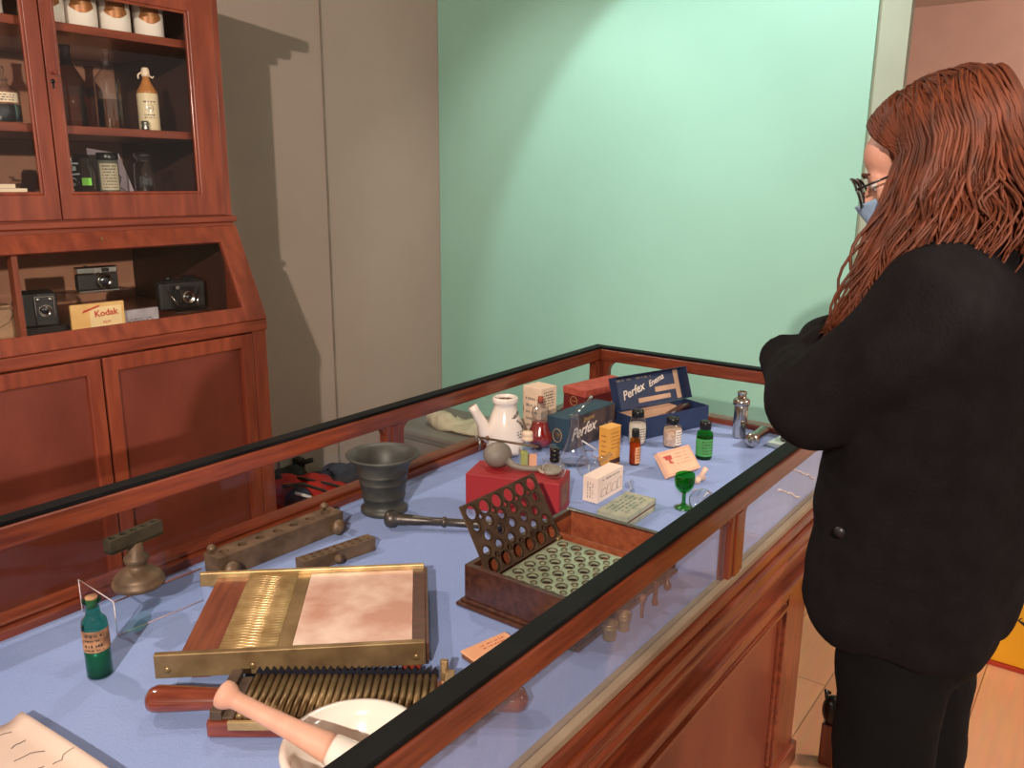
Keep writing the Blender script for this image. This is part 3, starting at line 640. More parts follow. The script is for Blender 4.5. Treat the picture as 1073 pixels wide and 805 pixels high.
t = thing('pill_mould', 'T-shaped bronze mould on a turned round foot, on the clear stand', 'mould', (.665, 1.275, BZ + .0618), .14)
obj('foot', B().lathe([(0, 0), (.04, 0), (.042, .004), (.042, .009), (.038, .012), (.039, .016), (.034, .022), (.022, .029), (.016, .034), (.014, .038), (.019, .043), (.0205, .048), (.019, .053), (.013, .057), (.012, .078), (0, .078)], n=44), BRONZE, t)
hs = [(-.04 + i * .02, 0, .0055) for i in range(5)]
b = B().plate(-.05, -.0095, .05, .0095, hs, .0765, .1, 14); b.box(-.05, -.0095, .0755, .05, .0095, .08)
obj('bar', b, mat('dark_green_bronze', (84, 78, 60), .5, .5, scale=30, rgb2=(52, 50, 40)), t)
# --- big suppository mould
def mould(name, label, loc, rz, L, W, H, rows, n, r, knobs):
    t = thing(name, label, 'mould', loc, rz)
    hs = []
    for j in range(rows):
        yy = 0 if rows == 1 else (-W * .22 + j * W * .44)
        hs += [(-L / 2 + L * (i + .7) / (n + .4), yy, r) for i in range(n)]
    obj('mould_block', B().box(-L / 2, -W / 2, 0, L / 2, W / 2, H * .6), BRONZE, t, bevel=.001)
    obj('drilled_top', B().plate(-L / 2, -W / 2, L / 2, W / 2, hs, H * .6 + .0001, H, 14), BRONZE, t)
    b = B()
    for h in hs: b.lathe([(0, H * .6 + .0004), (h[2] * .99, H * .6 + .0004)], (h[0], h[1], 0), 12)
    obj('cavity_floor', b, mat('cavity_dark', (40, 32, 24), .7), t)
    return t
t = mould('suppository_mould', 'long bronze mould with a single row of seven holes', (.975, 1.305, BZ), -.03, .30, .046, .044, 1, 7, .0095, 1)
for x in (-.128, .128):
    obj('thumbscrew', B().lathe([(.005, -.023), (.005, -.028), (.016, -.029), (.0165, -.034), (.016, -.040), (.009, -.042), (.006, -.045), (0, -.046)], (x, 0, .018), 24, 'y'), BRONZE, t)
for x, y in ((-.14, .012), (.13, .014)):
    obj('locating_knob', B().lathe([(.003, .044), (.003, .048), (.008, .05), (.009, .054), (.006, .058), (.003, .06), (0, .061)], (x, y, 0), 16), BRONZE, t)
t = mould('suppository_mould', 'short bronze mould with a double row of small holes', (1.018, 1.18, BZ), -.17, .165, .028, .027, 2, 9, .0042, 1)
obj('thumbscrew', B().lathe([(.004, -.014), (.004, -.018), (.009, -.019), (.0095, -.026), (.006, -.028), (.007, -.031), (0, -.033)], (-.01, 0, .014), 20, 'y'), BRONZE, t)
# --- mortar & pestle
t = thing('mortar', 'large flared dark metal mortar with ribbed sides', 'mortar', (1.258, 1.29, BZ))
obj('mortar_body', B().lathe([(0, 0), (.05, 0), (.0525, .003), (.0525, .010), (.048, .014), (.044, .02), (.045, .024), (.0475, .036), (.0490, .037), (.0495, .041), (.0485, .043), (.052, .07), (.0535, .071), (.054, .075), (.053, .077), (.055, .09), (.0565, .091), (.0565, .094), (.0555, .096), (.06, .112), (.068, .124), (.081, .133), (.082, .136), (.078, .1375), (.067, .128), (.057, .112), (.05, .09), (.046, .05), (.035, .022), (.0, .014)], n=56), IRON, t)
t = thing('pestle', 'long dark metal pestle with ball end lying beside the flared mortar', 'pestle', (1.19, 1.22, BZ + .021))
dr_ = Vector((.135, -.215, -.006)); 
pr_ = [(0, .0), (.011, .001), (.018, .006), (.0195, .014), (.018, .022), (.012, .03), (.0125, .034), (.0118, .05), (.009, .09), (.0085, .125), (.0115, .127), (.0118, .133), (.0085, .136), (.009, .18), (.0105, .225), (.0125, .25), (.0125, .258), (0, .262)]
b = B(); q = Vector((0, 0, 1)).rotation_difference(dr_); b.M = q.to_matrix().to_4x4(); b.lathe(pr_, n=28); b.M = Matrix.Identity(4)
obj('pestle_shaft', b, mat('pestle_metal', (98, 92, 86), .4, .7, scale=20, rgb2=(66, 62, 58)), t)
# --- pill machine
E1 = Vector((.68, -.733, 0)); E2 = Vector((.733, .68, 0)); ang = math.atan2(E1.y, E1.x)
t = thing('pill_machine', 'brass and wood pill machine with a pale marble rolling tile', 'pill machine', (.575, 1.07, BZ), ang)
# local: x along front rail 0..0.39, y to the back 0..0.262
PL, PD = .392, .262
DKW = mat('dark_walnut', (96, 60, 42), .4, scale=8, rgb2=(70, 40, 28), stretch=(3, 12, 12), coat=.2)
DKR = mat('red_brown_board', (136, 74, 48), .4, scale=8, rgb2=(104, 50, 32), stretch=(14, 1, 10), coat=.2)
obj('base_board', B().box(.028, .006, .018, PL, PD - .004, .036), DKW, t, bevel=.002)
obj('left_board', B().box(.028, .007, .0362, .082, PD - .005, .042), DKR, t)
obj('brass_band', B().box(.168, .007, .0362, .190, PD - .005, .043), BRASS, t)
obj('marble_tile', B().box(.1905, .007, .0362, .372, PD - .005, .0435), mat('pink_marble', (240, 214, 196), .35, rgb2=(196, 146, 124), scale=13, coat=.2), t, bevel=.001)
obj('right_board', B().box(.3725, .007, .0362, PL, PD - .005, .0445), DKW, t)
obj('right_side_panel', B().box(PL + .0002, .004, .012, PL + .006, PD, .046), DKW, t, bevel=.002)
obj('front_rail', B().box(-.006, -.004, .012, PL, .0065, .051), BRASS, t, bevel=.0015)
obj('back_rail', B().box(-.004, PD - .0045, .026, PL, PD + .004, .052), BRASSL, t, bevel=.0015)
b = B()
for x in (.012, .135, .378): b.lathe([(0, -.0055), (.005, -.0055), (.0055, -.004)], (x, 0, .026), 16, 'y')
obj('rail_screw', b, BRASS, t); 
n = 26
b = B(); x0, x1 = .0822, .1678; w_ = (x1 - x0)
# grooved cutter: ridges run front-to-back direction slightly, as in the photo run along x
for i in range(30):
    y = .010 + i * (PD - .018) / 29
    b.cyl((x0, y, .0415), (x1, y, .0415), .0036, n=8)
o = obj('grooved_plate', b, BRASSL, t); obj('groove_bed', B().box(x0, .007, .0362, x1, PD - .005, .0405), BRASS, t)
for (x, y) in ((.355, .0), (.355, PD - .03), (.05, PD - .03), (.04, .012)):
    obj('foot', B().box(x, y, 0, x + .03, y + .03, .0178), mat('red_foot', (130, 50, 34), .35, coat=.4), t, bevel=.003)
# --- pill cutter with handles
t = thing('pill_cutter', 'two-handled wooden pill cutter with a ribbed brass bed', 'pill cutter', (.575, .955, BZ), math.atan2(-.795, .605))
# local x along handles, y to the back; hidden right part under rim
RW = mat('polished_red_wood', (138, 66, 44), .16, scale=7, rgb2=(96, 40, 28), stretch=(2, 12, 12), coat=.9)
def hand(x0, x1, s):
    b = B(); n_ = 14; pts = []; R = []
    for i in range(n_ + 1):
        u = i / n_; x = x0 + (x1 - x0) * u
        r = .021 * (math.sqrt(max(0, 1 - ((.16 - u) / .16) ** 2)) if u < .16 else 1 - .25 * ((u - .16) / .84) ** 1.3)
        pts.append((x, 0, .024)); R.append(max(r, .0015))
    b.tube(pts, R, 20, flat=.85); return b
obj('handle', hand(-.085, .03, 1), RW, t); obj('handle', hand(.455, .34, -1), RW, t)
obj('cutter_body', B().box(.018, -.055, .0, .352, .045, .026), RW, t, bevel=.005)
obj('cheek_plate', B().box(.024, -.052, .0262, .040, .048, .040).box(.024, -.05, .0262, .055, .045, .030), DKBRONZE, t, bevel=.001)
obj('cheek_plate', B().box(.333, -.052, .0262, .347, .048, .040), BRASS, t, bevel=.001)
b = B(); 
for i in range(26):
    x = .062 + i * .0102
    b.cyl((x, -.050, .030), (x, .046, .030), .0049, n=8)
obj('ribbed_bed', b, BRASS, t)
obj('comb_edge', B().prism([(.058 + i * .0051, .026 + (.012 if i % 2 else .004) + .006) for i in range(53)] + [(.323, .0262), (.058, .0262)], .0475, .0495, 'y'), mat('black_comb', (26, 28, 40), .4), t)
obj('brass_stop', B().box(.05, -.062, .018, .29, -.0565, .031), BRASSL, t, bevel=.001)
obj('end_peg', B().box(.325, .0505, .0, .337, .058, .052), BRASS, t, bevel=.002)
# --- white bowl and pestle
t = thing('ceramic_mortar', 'wide white ceramic mortar partly under the near rail', 'mortar', (.590, .668, BZ))
obj('bowl', B().lathe([(0, .0), (.045, 0), (.048, .004), (.050, .01), (.068, .035), (.080, .062), (.086, .068), (.088, .073), (.086, .077), (.079, .077), (.072, .06), (.055, .03), (.03, .018), (0, .015)], n=64), WHITE, t)
WP = mat('pink_beech', (222, 172, 148), .6, scale=6, rgb2=(208, 154, 130), stretch=(4, 4, 4))
P0, P1 = Vector((.508, .812, .895)), Vector((.572, .668, .834))
dv = P1 - P0; L0 = dv.length
t = thing('wooden_pestle', 'pale pink wooden pestle with flared end leaning in the white mortar', 'pestle', P1 + dv.normalized() * .03)
b = B(); Q = Vector((0, 0, 1)).rotation_difference(dv).to_matrix().to_4x4()
b.M = Matrix.Translation(P0 - (P1 + dv.normalized() * .03)) @ Q
b.lathe([(0, -.001), (.012, 0), (.0165, .003), (.0172, .009), (.0155, .015), (.0115, .021), (.0105, .026), (.011, .06), (.0135, .11), (.017, L0 * .86), (.0175, L0 * .9)], n=32)
obj('handle', b, WP, t)
b = B(); b.M = Matrix.Translation(P0 - (P1 + dv.normalized() * .03)) @ Q
b.lathe([(.018, L0 * .9), (.0195, L0 * .93), (.021, L0 + .01), (.018, L0 + .022), (0, L0 + .028)], n=32); obj('ceramic_head', b, WHITE, t)
# --- open page
t = thing('handwritten_notebook', 'curling cream notebook with handwriting at the near left corner of the case', 'book', (.34, 1.06, BZ), 0)
def pg(s, v):
    x0, y0 = .412, 1.139; a = Vector((-.58, .21)); c = Vector((-.0, -.30))
    ax = Vector((-.24, .075)); ay = Vector((.015, -.30))
    x = x0 + ax.x * s + ay.x * v; y = y0 + ax.y * s + ay.y * v
    return (x - .34, y - 1.06, .004 + .012 * math.exp(-((s - .0) / .05) ** 2) + .004 * math.sin(v * 2.5))
b = B(); b.grid(pg, 40, 12); o = obj('page', b, mat('aged_page', (220, 196, 180), .8, var=.04, scale=6), t)
md = o.modifiers.new('s', 'SOLIDIFY'); md.thickness = .002; md.offset = 0
b = B()
random.seed(5)
def hw(s, v, dx): 
    p = pg(s, v); return (p[0], p[1], p[2] + .0018 + dx)
for r_ in range(5):
    v = .10 + r_ * .12; s_ = .93
    while s_ > .12:
        ln = random.uniform(.05, .14)
        b.tube([hw(s_ - ln * k / 5, v + random.uniform(-.018, .018), 0) for k in range(6)], .0005, 4); s_ -= ln + random.uniform(.02, .06)
obj('handwriting', b, INK, o)
# --- hinged cachet box
t = thing('wooden_instrument_box', 'open dark wooden box holding a plate with round holes, hinged perforated lid raised', 'box', (1.20, .745, BZ), 0)
x0, x1, y0, y1 = 1.035 - 1.2, 1.372 - 1.2, .632 - .745, .866 - .745
DKB = mat('dark_box_wood', (84, 50, 36), .35, scale=8, rgb2=(58, 32, 24), stretch=(2, 10, 10), coat=.3)
INB = mat('box_inner_wood', (156, 84, 52), .5, scale=8, rgb2=(126, 62, 38), stretch=(2, 10, 10))
Hh = .078; th = .011
obj('base_moulding', B().box(x0 - .012, y0 - .012, 0, x1 + .012, y1 + .012, .008).box(x0 - .006, y0 - .006, .008, x1 + .006, y1 + .006, .014), DKB, t, bevel=.003)
obj('side_board', B().box(x0, y0, .014, x0 + th, y1, Hh), DKB, t, bevel=.001); obj('side_board', B().box(x1 - th, y0, .014, x1, y1, Hh), DKB, t, bevel=.001)
obj('side_board', B().box(x0 + th, y0, .014, x1 - th, y0 + th, Hh), DKB, t, bevel=.001); obj('side_board', B().box(x0 + th, y1 - th, .014, x1 - th, y1, Hh), DKB, t, bevel=.001)
obj('inner_lining', B().box(x0 + th, y1 - th - .002, .016, x1 - th, y1 - th - .0003, Hh - .012).box(x1 - th - .002, y0 + th, .016, x1 - th - .0003, y1 - th - .003, Hh - .004), INB, t)
obj('box_floor', B().box(x0 + th, y0 + th, .014, x1 - th, y1 - th, .018), INB, t)
obj('divider', B().box(.084, y0 + th, .018, .081, y1 - th - .003, .062), INB, t)
px0, px1, py0, py1 = x0 + .018, x0 + .238, y0 + .03, y1 - .045
holes = []
for i in range(6):
    for j in range(5):
        holes.append((px0 + .02 + i * (px1 - px0 - .04) / 5 + (.0), py0 + .018 + j * (py1 - py0 - .036) / 4, .0088))
for i in range(5):
    for j in range(4):
        holes.append((px0 + .02 + (i + .5) * (px1 - px0 - .04) / 5, py0 + .018 + (j + .5) * (py1 - py0 - .036) / 4, .0045))
obj('lower_plate', B().plate(px0, py0, px1, py1, holes, .050, .054, 14), mat('mirror_plate', (196, 206, 176), .3, .4, scale=10, rgb2=(150, 158, 132)), t)
b = B()
for h in holes: b.lathe([(h[2], .0541), (h[2] + .0022, .0552), (h[2] + .0012, .0541)], (h[0], h[1], 0), 14, caps=False)
obj('hole_rims', b, mat('rim_bronze', (120, 96, 72), .3, .8), t)
obj('plate_bed', B().box(px0, py0, .018, px1, py1, .040), mat('plate_bed_dark', (70, 54, 42), .5), t)
# lid: hinge line along the plate's back edge, leaning back
hy = py1 + .004; lw = px1 - px0 + .006; lh = .135
lid_holes = []
rows = [.018, .045, .068, .091, .117]
lid_holes += [(lw * (i + .6) / 6.2, rows[4], .0125) for i in range(6)]
lid_holes += [(lw * (i + .6) / 6.2, rows[0], .0125) for i in range(6)]
for k, (r0, rr) in enumerate(((rows[1], .0085), (rows[2], .0085), (rows[3], .0085))):
    lid_holes += [(lw * (i + (.55 if k % 2 == 0 else 1.05)) / 6.2, r0, rr) for i in range(6 if k % 2 == 0 else 5)]
lid_holes += [(lw * (i + 1.1) / 6.2, .104, .0042) for i in range(5)] + [(lw * (i + 1.1) / 6.2, .0315, .0042) for i in range(5)]
# plane: from hinge up and back (towards -x side tilt in photo): right = +x , up = tilted
LM = frame((px0 - .002, hy, .056), (1, .0, 0), (0, .50, .866))
b = B(); b.M = LM; b.plate(0, 0, lw, lh, lid_holes, 0, .003, 16); b.M = Matrix.Identity(4); lidp = obj('perforated_lid', b, DKBRONZE, t)
b = B(); b.M = LM
for h in lid_holes: b.lathe([(h[2], .003), (h[2] + .0018, .0042), (h[2] + .001, .003)], (h[0], h[1], 0), 14, caps=False)
b.M = Matrix.Identity(4); obj('hole_rims', b, mat('rim_dark_bronze', (96, 78, 60), .3, .8), lidp)
for x in (px0 + .01, px1 - .012): obj('hinge_knuckle', B().cyl((x, hy - .003, .056), (x + .014, hy - .003, .056), .0045, n=14), BRASS, t)
b = B()
for i in range(4): b.tube([(x0 + .10 + i * .012 + (i > 2) * .03, y0 - .0002, .05), (x0 + .10 + i * .012 - .007 + (i > 2) * .03, y0 - .0002, .028)], .0004, 4)
obj('scratch_marks', b, mat('pale_scratch', (176, 124, 80), .6), t)
# --- small tin
t = thing('small_tin', 'small narrow lozenge tin with orange-pink lid, lying by the near rail', 'tin', (.94, .735, BZ), -.23)
obj('tin_body', B().box(-.045, -.017, 0, .045, .017, .009), mat('brown_tin', (120, 80, 58), .4), t, bevel=.003)
ld = obj('tin_lid', B().box(-.046, -.018, .0092, .046, .018, .013), mat('salmon_lid', (234, 178, 138), .6, rgb2=(222, 158, 116), scale=20), t, bevel=.002)
scrib(ld, frame((.008, .002, .0131), (1, 0, 0), (0, 1, 0)), .05, .016, 2, mat('orange_ink', (200, 110, 70), .6), seed=40)
# --- red box with bulb syringe, bottle
t = thing('red_box', 'large plain crimson card box with a bulb syringe lying on it', 'box', (1.462, 1.062, BZ), -1.235)
obj('box_body', B().box(-.11, -.05, 0, .11, .05, .085), mat('crimson_card', (160, 34, 40), .6, var=.05), t, bevel=.0015)
obj('end_label', B().box(.1101, -.03, .02, .1106, .03, .07), mat('end_label_brown', (120, 78, 66), .7, rgb2=(170, 120, 96), scale=60), t)
RZ = BZ + .0855
RUB = mat('grey_rubber', (130, 122, 112), .55, var=.08, scale=15)
t = thing('bulb_syringe', 'grey rubber bulb syringe with long rod across it, on the crimson box', 'syringe', (1.46, 1.12, RZ))
b = B(); b.ell((0, 0, .0295), (.036, .032, .0295)); obj('bulb', b, RUB, t)
obj('hose', B().tube([(-.002, -.03, .022), (.0, -.046, .013), (.01, -.066, .008), (.022, -.085, .007), (.036, -.10, .007)], [.009, .0075, .006, .006, .009], 14), RUB, t)
obj('horn_mouthpiece', B().lathe([(0, .002), (.018, 0), (.026, .003), (.028, .009), (.026, .011), (.018, .006), (0, .005)], (.042, -.118, 0), 32), mat('horn_grey', (176, 164, 148), .4), t)
rod = obj('rod', B().tube([(-.005, .055, .062), (.028, -.095, .060)], [.0028, .0028], 10), BRONZE, t)
obj('rod_end', B().ell((-.006, .058, .062), (.004, .004, .004)).lathe([(0, .0), (.0032, 0), (.0032, .03), (0, .03)], (-.004, .05, .03), 10), STEEL, rod)
t = thing('scent_bottle', 'round clear bottle with dark ribbed stopper at the right of the crimson box', 'bottle', (1.482, .976, RZ))
obj('bottle_body', B().lathe([(0, 0), (.014, 0), (.022, .006), (.026, .018), (.022, .03), (.012, .038), (.009, .042)], n=36), CLEAR, t)
obj('stopper', B().lathe([(.010, .036), (.0115, .04), (.0115, .046), (.0100, .048), (.0115, .05), (.0115, .056), (.010, .058), (.0115, .06), (.0115, .068), (.0, .07)], n=20), mat('dark_silver', (70, 66, 64), .25, .9), t)
# --- small bottle with white cap and yellow-green contents
t = thing('glass_vial', 'small bottle of yellow-green liquid with a cream cap and red-edged label', 'bottle', (1.60, 1.135, BZ), -.6)
obj('bottle_body', B().box(-.02, -.012, 0, .02, .012, .095).lathe([(.01, .095), (.009, .1), (.009, .112)]), CLEAR, t, bevel=.004)
obj('liquid', B().box(-.018, -.010, .003, .0, .010, .085), mat('yellow_green_liquid', (190, 196, 110), .2), t, bevel=.003)
obj('label', B().box(.0, -.0135, .02, .02, -.0125, .08), mat('pink_label', (236, 176, 140), .6), t); obj('label_edge', B().box(-.002, -.0134, .02, .0, -.0124, .08), mat('dark_red', (110, 36, 30), .6), t)
obj('cap', B().lathe([(.0, .134), (.012, .134), (.013, .131), (.013, .124), (.011, .122), (.0135, .12), (.0135, .112), (0, .112)]), CREAM, t)
# --- red liquid flask
t = thing('pear_flask', 'pear-shaped glass flask half full of dark red liquid with a cork', 'flask', (1.858, 1.275, BZ))
obj('flask_body', B().lathe([(0, .0), (.014, .0), (.031, .008), (.039, .024), (.035, .044), (.025, .062), (.022, .09), (.025, .1), (.022, .115), (.009, .122), (.008, .135), (.010, .137)], n=36), CLEAR, t)
obj('red_liquid', B().lathe([(0, .002), (.013, .002), (.030, .009), (.0375, .024), (.0335, .044), (.0235, .062), (.0215, .074), (0, .075)], n=32), mat('red_liquid', (150, 22, 16), .15, coat=.6), t)
obj('cork', B().lathe([(0, .128), (.0072, .128), (.008, .147), (0, .148)]), mat('red_cork', (156, 72, 48), .8), t)
# --- inhaler
t = thing('inhaler_pot', 'white earthenware inhaler jug with angled spout and black lettering', 'jug', (1.76, 1.325, BZ), -.65)
obj('pot_body', B().lathe([(0, 0), (.044, 0), (.05, .004), (.052, .02), (.052, .06), (.048, .085), (.038, .11), (.031, .13), (.030, .14), (.034, .143), (.0355, .148), (.0355, .155), (.033, .159), (.027, .159), (.025, .152), (.024, .11), (0, .10)], n=56), WHITE, t)
obj('spout', B().tube([(-.040, 0, .045), (-.058, 0, .065), (-.065, 0, .09), (-.085, 0, .125), (-.092, 0, .138)], [.022, .020, .015, .0125, .0135], 20), WHITE, t)
obj('mouth_cork', B().lathe([(0, .150), (.02, .150), (.025, .1505)]).lathe([(.006, .1506), (.006, .153), (0, .153)]), mat('brown_interior', (136, 86, 56), .8), t)
obj('spout_mark', B().lathe([(.006, 0), (.009, .001), (.008, .002)], (0, 0, 0), 16), INK, t)
bpy.data.objects.remove(t.children[-1])
def bent(s, sz, ang0, z0, dz, col=INK, r0=.05, r1=.031):
    pass
Mx = Matrix.Rotation(.62, 4, 'Z') @ frame((0, -.0385, .112), (1, 0, .0), (0, .30, .95)) @ Matrix.Rotation(.45, 4, 'Z')
text('DR NELSON\'S', .0115, INK, t, Mx, wrap=.036, bold=.0003)
Mx = Matrix.Rotation(.80, 4, 'Z') @ frame((0, -.047, .090), (1, 0, .0), (0, .36, .93)) @ Matrix.Rotation(-.9, 4, 'Z')
text('INHALER', .0125, INK, t, Mx, wrap=.044, bold=.0003)
scrib(t, Matrix.Rotation(.85, 4, 'Z') @ frame((0, -.0535, .062), (1, 0, 0), (0, .12, 1)), .05, .022, 3, INK, seed=50, wrap=.052)
obj('spout_emblem', B().ell((-.052, -.018, .052), (.009, .003, .011)), mat('brown_transfer', (150, 100, 84), .6), t)
# --- tall white carton behind
t = thing('tall_carton', 'tall cream carton with grey printing, its corner facing the viewer', 'box', (1.955, 1.345, BZ), -.12)
obj('carton_body', B().box(-.034, -.036, 0, .034, .036, .150), mat('cream_carton', (230, 204, 178), .7, var=.04, scale=20), t, bevel=.0015)
scrib(t, frame((.0, -.0361, .115), (1, 0, 0), (0, 0, 1)), .05, .05, 6, INK, seed=51)
scrib(t, frame((-.0341, .0, .075), (0, -1, 0), (0, 0, 1)), .05, .1, 5, mat('grey_ink', (150, 136, 122), .7), seed=52)
obj('printed_base_panel', B().box(-.033, -.0364, .004, .033, -.0358, .082), mat('carton_grey_panel', (182, 164, 142), .7, scale=30, rgb2=(150, 134, 116)), t)
# --- red boxes stacked
MAR = mat('maroon_card', (112, 34, 32), .6, var=.08)
t = thing('maroon_box', 'plain maroon box underneath the maroon carton with the pale lid', 'box', (2.215, 1.305, BZ), -.18)
obj('box_body', B().box(-.115, -.045, 0, .115, .045, .044), MAR, t, bevel=.001)
t = thing('long_carton', 'long maroon carton with mottled pink-red lid near the far corner of the case', 'box', (2.205, 1.295, BZ + .0445), -.18)
obj('carton_body', B().box(-.11, -.045, 0, .11, .045, .052), MAR, t, bevel=.001)
obj('carton_lid', B().box(-.1115, -.0465, .0522, .1115, .0465, .074), mat('mottled_red_lid', (190, 92, 74), .7, scale=50, rgb2=(160, 66, 52)), t, bevel=.001)
obj('round_emblem', B().tube([(-.1122, .014 * math.cos(a * PI / 10), .034 + .014 * math.sin(a * PI / 10)) for a in range(21)], .0009, 6).tube([(-.1122, .012, .034), (-.1122, -.012, .034)], .0008, 6), GOLDINK, t)
scrib(t, frame((0, -.0456, .02), (1, 0, 0), (0, 0, 1)), .12, .014, 1, GOLDINK, seed=55)
# --- blue cartons
NAVY = mat('navy_card', (34, 50, 84), .55, var=.1, scale=12); TEAL = mat('teal_card', (40, 66, 84), .55, var=.1, scale=12)
DPAT = mat('dark_patterned_card', (44, 44, 50), .5, rgb2=(96, 76, 70), scale=22)
t = thing('blue_carton', 'closed dark teal carton with white script lettering on its long side', 'box', (1.986, 1.217, BZ), -.045)
obj('carton_body', B().box(-.12, -.036, 0, .12, .036, .095), TEAL, t, bevel=.0015)
fp = obj('printed_face', B().box(-.105, -.0366, .002, .118, -.0361, .093), mat('dark_patterned_card', (0, 0, 0)), t)
text('Perfex', .046, WHITEINK, t, frame((-.045, -.0372, .048), (1, 0, .10), (0, 0, 1)), shear=.35, bold=.0006)
text('Enema', .020, GOLDINK, t, frame((-.02, -.0372, .078), (1, 0, .10), (0, 0, 1)), shear=.3)
scrib(t, frame((.06, -.0371, .040), (1, 0, .1), (0, 0, 1)), .09, .014, 1, mat('grey_ink', (150, 136, 122), .7), seed=57)
obj('round_emblem', B().tube([(-.1207, .015 * math.cos(a * PI / 10), .042 + .019 * math.sin(a * PI / 10)) for a in range(21)], .0012, 6), GOLDINK, t)
obj('emblem_centre', B().lathe([(0, -.1206), (.010, -.1206), (.010, -.1201)], (0, 0, .042), 20, 'x'), mat('brown_emblem', (100, 78, 60), .6), t)
t = thing('open_carton', 'open navy carton with raised printed lid, holding brown tubing', 'box', (2.236, 1.083, BZ), -.33)
obj('tray', B().box(-.145, -.05, 0, .145, .05, .004), NAVY, t)
obj('tray_side', B().box(-.145, -.05, .0041, .145, -.048, .064), NAVY, t); obj('tray_side', B().box(-.145, .048, .0041, .145, .05, .064), NAVY, t)
obj('tray_end', B().box(-.145, -.0478, .0041, -.143, .0478, .064), NAVY, t); obj('tray_end', B().box(.143, -.0478, .0041, .145, .0478, .064), NAVY, t)
obj('card_insert', B().box(-.142, .014, .0041, .07, .0476, .060), mat('beige_insert', (206, 164, 134), .8), t)
obj('tubing', B().tube([(-.03, -.03, .045), (.03, -.02, .056), (.08, .0, .058), (.125, .02, .05), (.12, .035, .04), (.07, .01, .045), (.0, -.035, .04)], .010, 12), mat('brown_tubing', (66, 36, 30), .35, coat=.4), t)
obj('nozzle', B().lathe([(.004, -.09), (.006, -.06), (.010, -.03), (.010, -.02), (0, -.02)], (0, -.03, .05), 16, 'x'), mat('horn_nozzle', (150, 110, 84), .3), t)
LM = frame((-.148, .052, .064), (1, 0, 0), (0, .34, .94))
b = B(); b.M = LM; b.box(0, 0, -.002, .296, .100, .0); b.M = Matrix.Identity(4); ld = obj('lid', b, NAVY, t)
b = B(); b.M = LM; b.box(.294, 0, 0, .296, .1, .03); b.box(0, 0, 0, .002, .1, .03); b.box(.002, .098, 0, .294, .1, .03); b.M = Matrix.Identity(4); obj('lid_rim', b, NAVY, ld)
def lidM(x, y, rot=0): return LM @ Matrix.Translation((x, y, .0004)) @ Matrix.Rotation(rot, 4, 'Z')
text('Perfex', .036, WHITEINK, ld, lidM(.085, .05, .25), shear=.35, bold=.0006)
text('Enema', .026, WHITEINK, ld, lidM(.185, .072, .3), shear=.35, bold=.0004)
b = B(); b.M = LM; b.box(.10, .012, .0002, .235, .026, .0006); b.box(.175, .036, .0002, .262, .052, .0006); b.M = Matrix.Identity(4); obj('pale_text_block', b, mat('pale_block', (196, 160, 134), .7), ld)
b = B(); b.M = LM; b.box(.262, .005, .0002, .282, .096, .0006); b.M = Matrix.Identity(4); obj('pale_margin', b, mat('pale_block', (0, 0, 0)), ld)
scrib(ld, lidM(.10, .088, 0), .16, .012, 1, mat('grey_ink', (150, 136, 122), .7), seed=58)
# --- small cartons
t = thing('white_carton', 'small white carton with line drawing lying on its side, nearest the crimson box', 'box', (1.648, .945, BZ), .0)
obj('carton_body', B().box(-.06, -.020, 0, .06, .020, .062), mat('white_carton', (238, 216, 200), .7, var=.03), t, bevel=.001)
GI = mat('grey_ink', (150, 136, 122), .7)
scrib(t, frame((0, -.0201, .052), (1, 0, 0), (0, 0, 1)), .09, .008, 1, GI, seed=60)
b = B()
for x, w2, h2 in ((-.032, .012, .018), (-.008, .010, .024), (.018, .012, .02), (.042, .010, .026)):
    pts = [(x - w2, .012), (x + w2, .012), (x + w2 * .8, .012 + h2), (x - w2 * .6, .012 + h2 * .9), (x - w2, .012)]
    b.tube([(p[0], -.0203, p[1]) for p in pts], .0006, 5)
obj('line_drawing', b, GI, t)
scrib(t, frame((-.0601, 0, .03), (0, 0, 1), (0, 1, 0)), .045, .02, 3, GI, seed=61)
t = thing('yellow_carton', 'upright narrow yellow carton with a dark band near its foot', 'box', (1.852, 1.047, BZ), -.12)
obj('carton_body', B().box(-.026, -.016, 0, .026, .016, .104), mat('yellow_carton', (222, 158, 66), .7, var=.04, scale=15), t, bevel=.001)
obj('top_flap', B().box(-.027, -.017, .1045, .027, .017, .1065), mat('yellow_flap', (232, 176, 92), .7), t, bevel=.0008)
obj('dark_band', B().box(-.02, -.0163, .004, .0262, -.0158, .018), mat('dark_brown_ink', (74, 40, 26), .6), t)
scrib(t, frame((.003, -.0163, .07), (1, 0, 0), (0, 0, 1)), .036, .05, 5, mat('brown_ink', (150, 96, 50), .6), seed=62, cut=.3)
scrib(t, frame((-.0262, 0, .055), (0, -1, 0), (0, 0, 1)), .016, .07, 5, mat('brown_ink', (150, 96, 50), .6), seed=63, cut=.3)
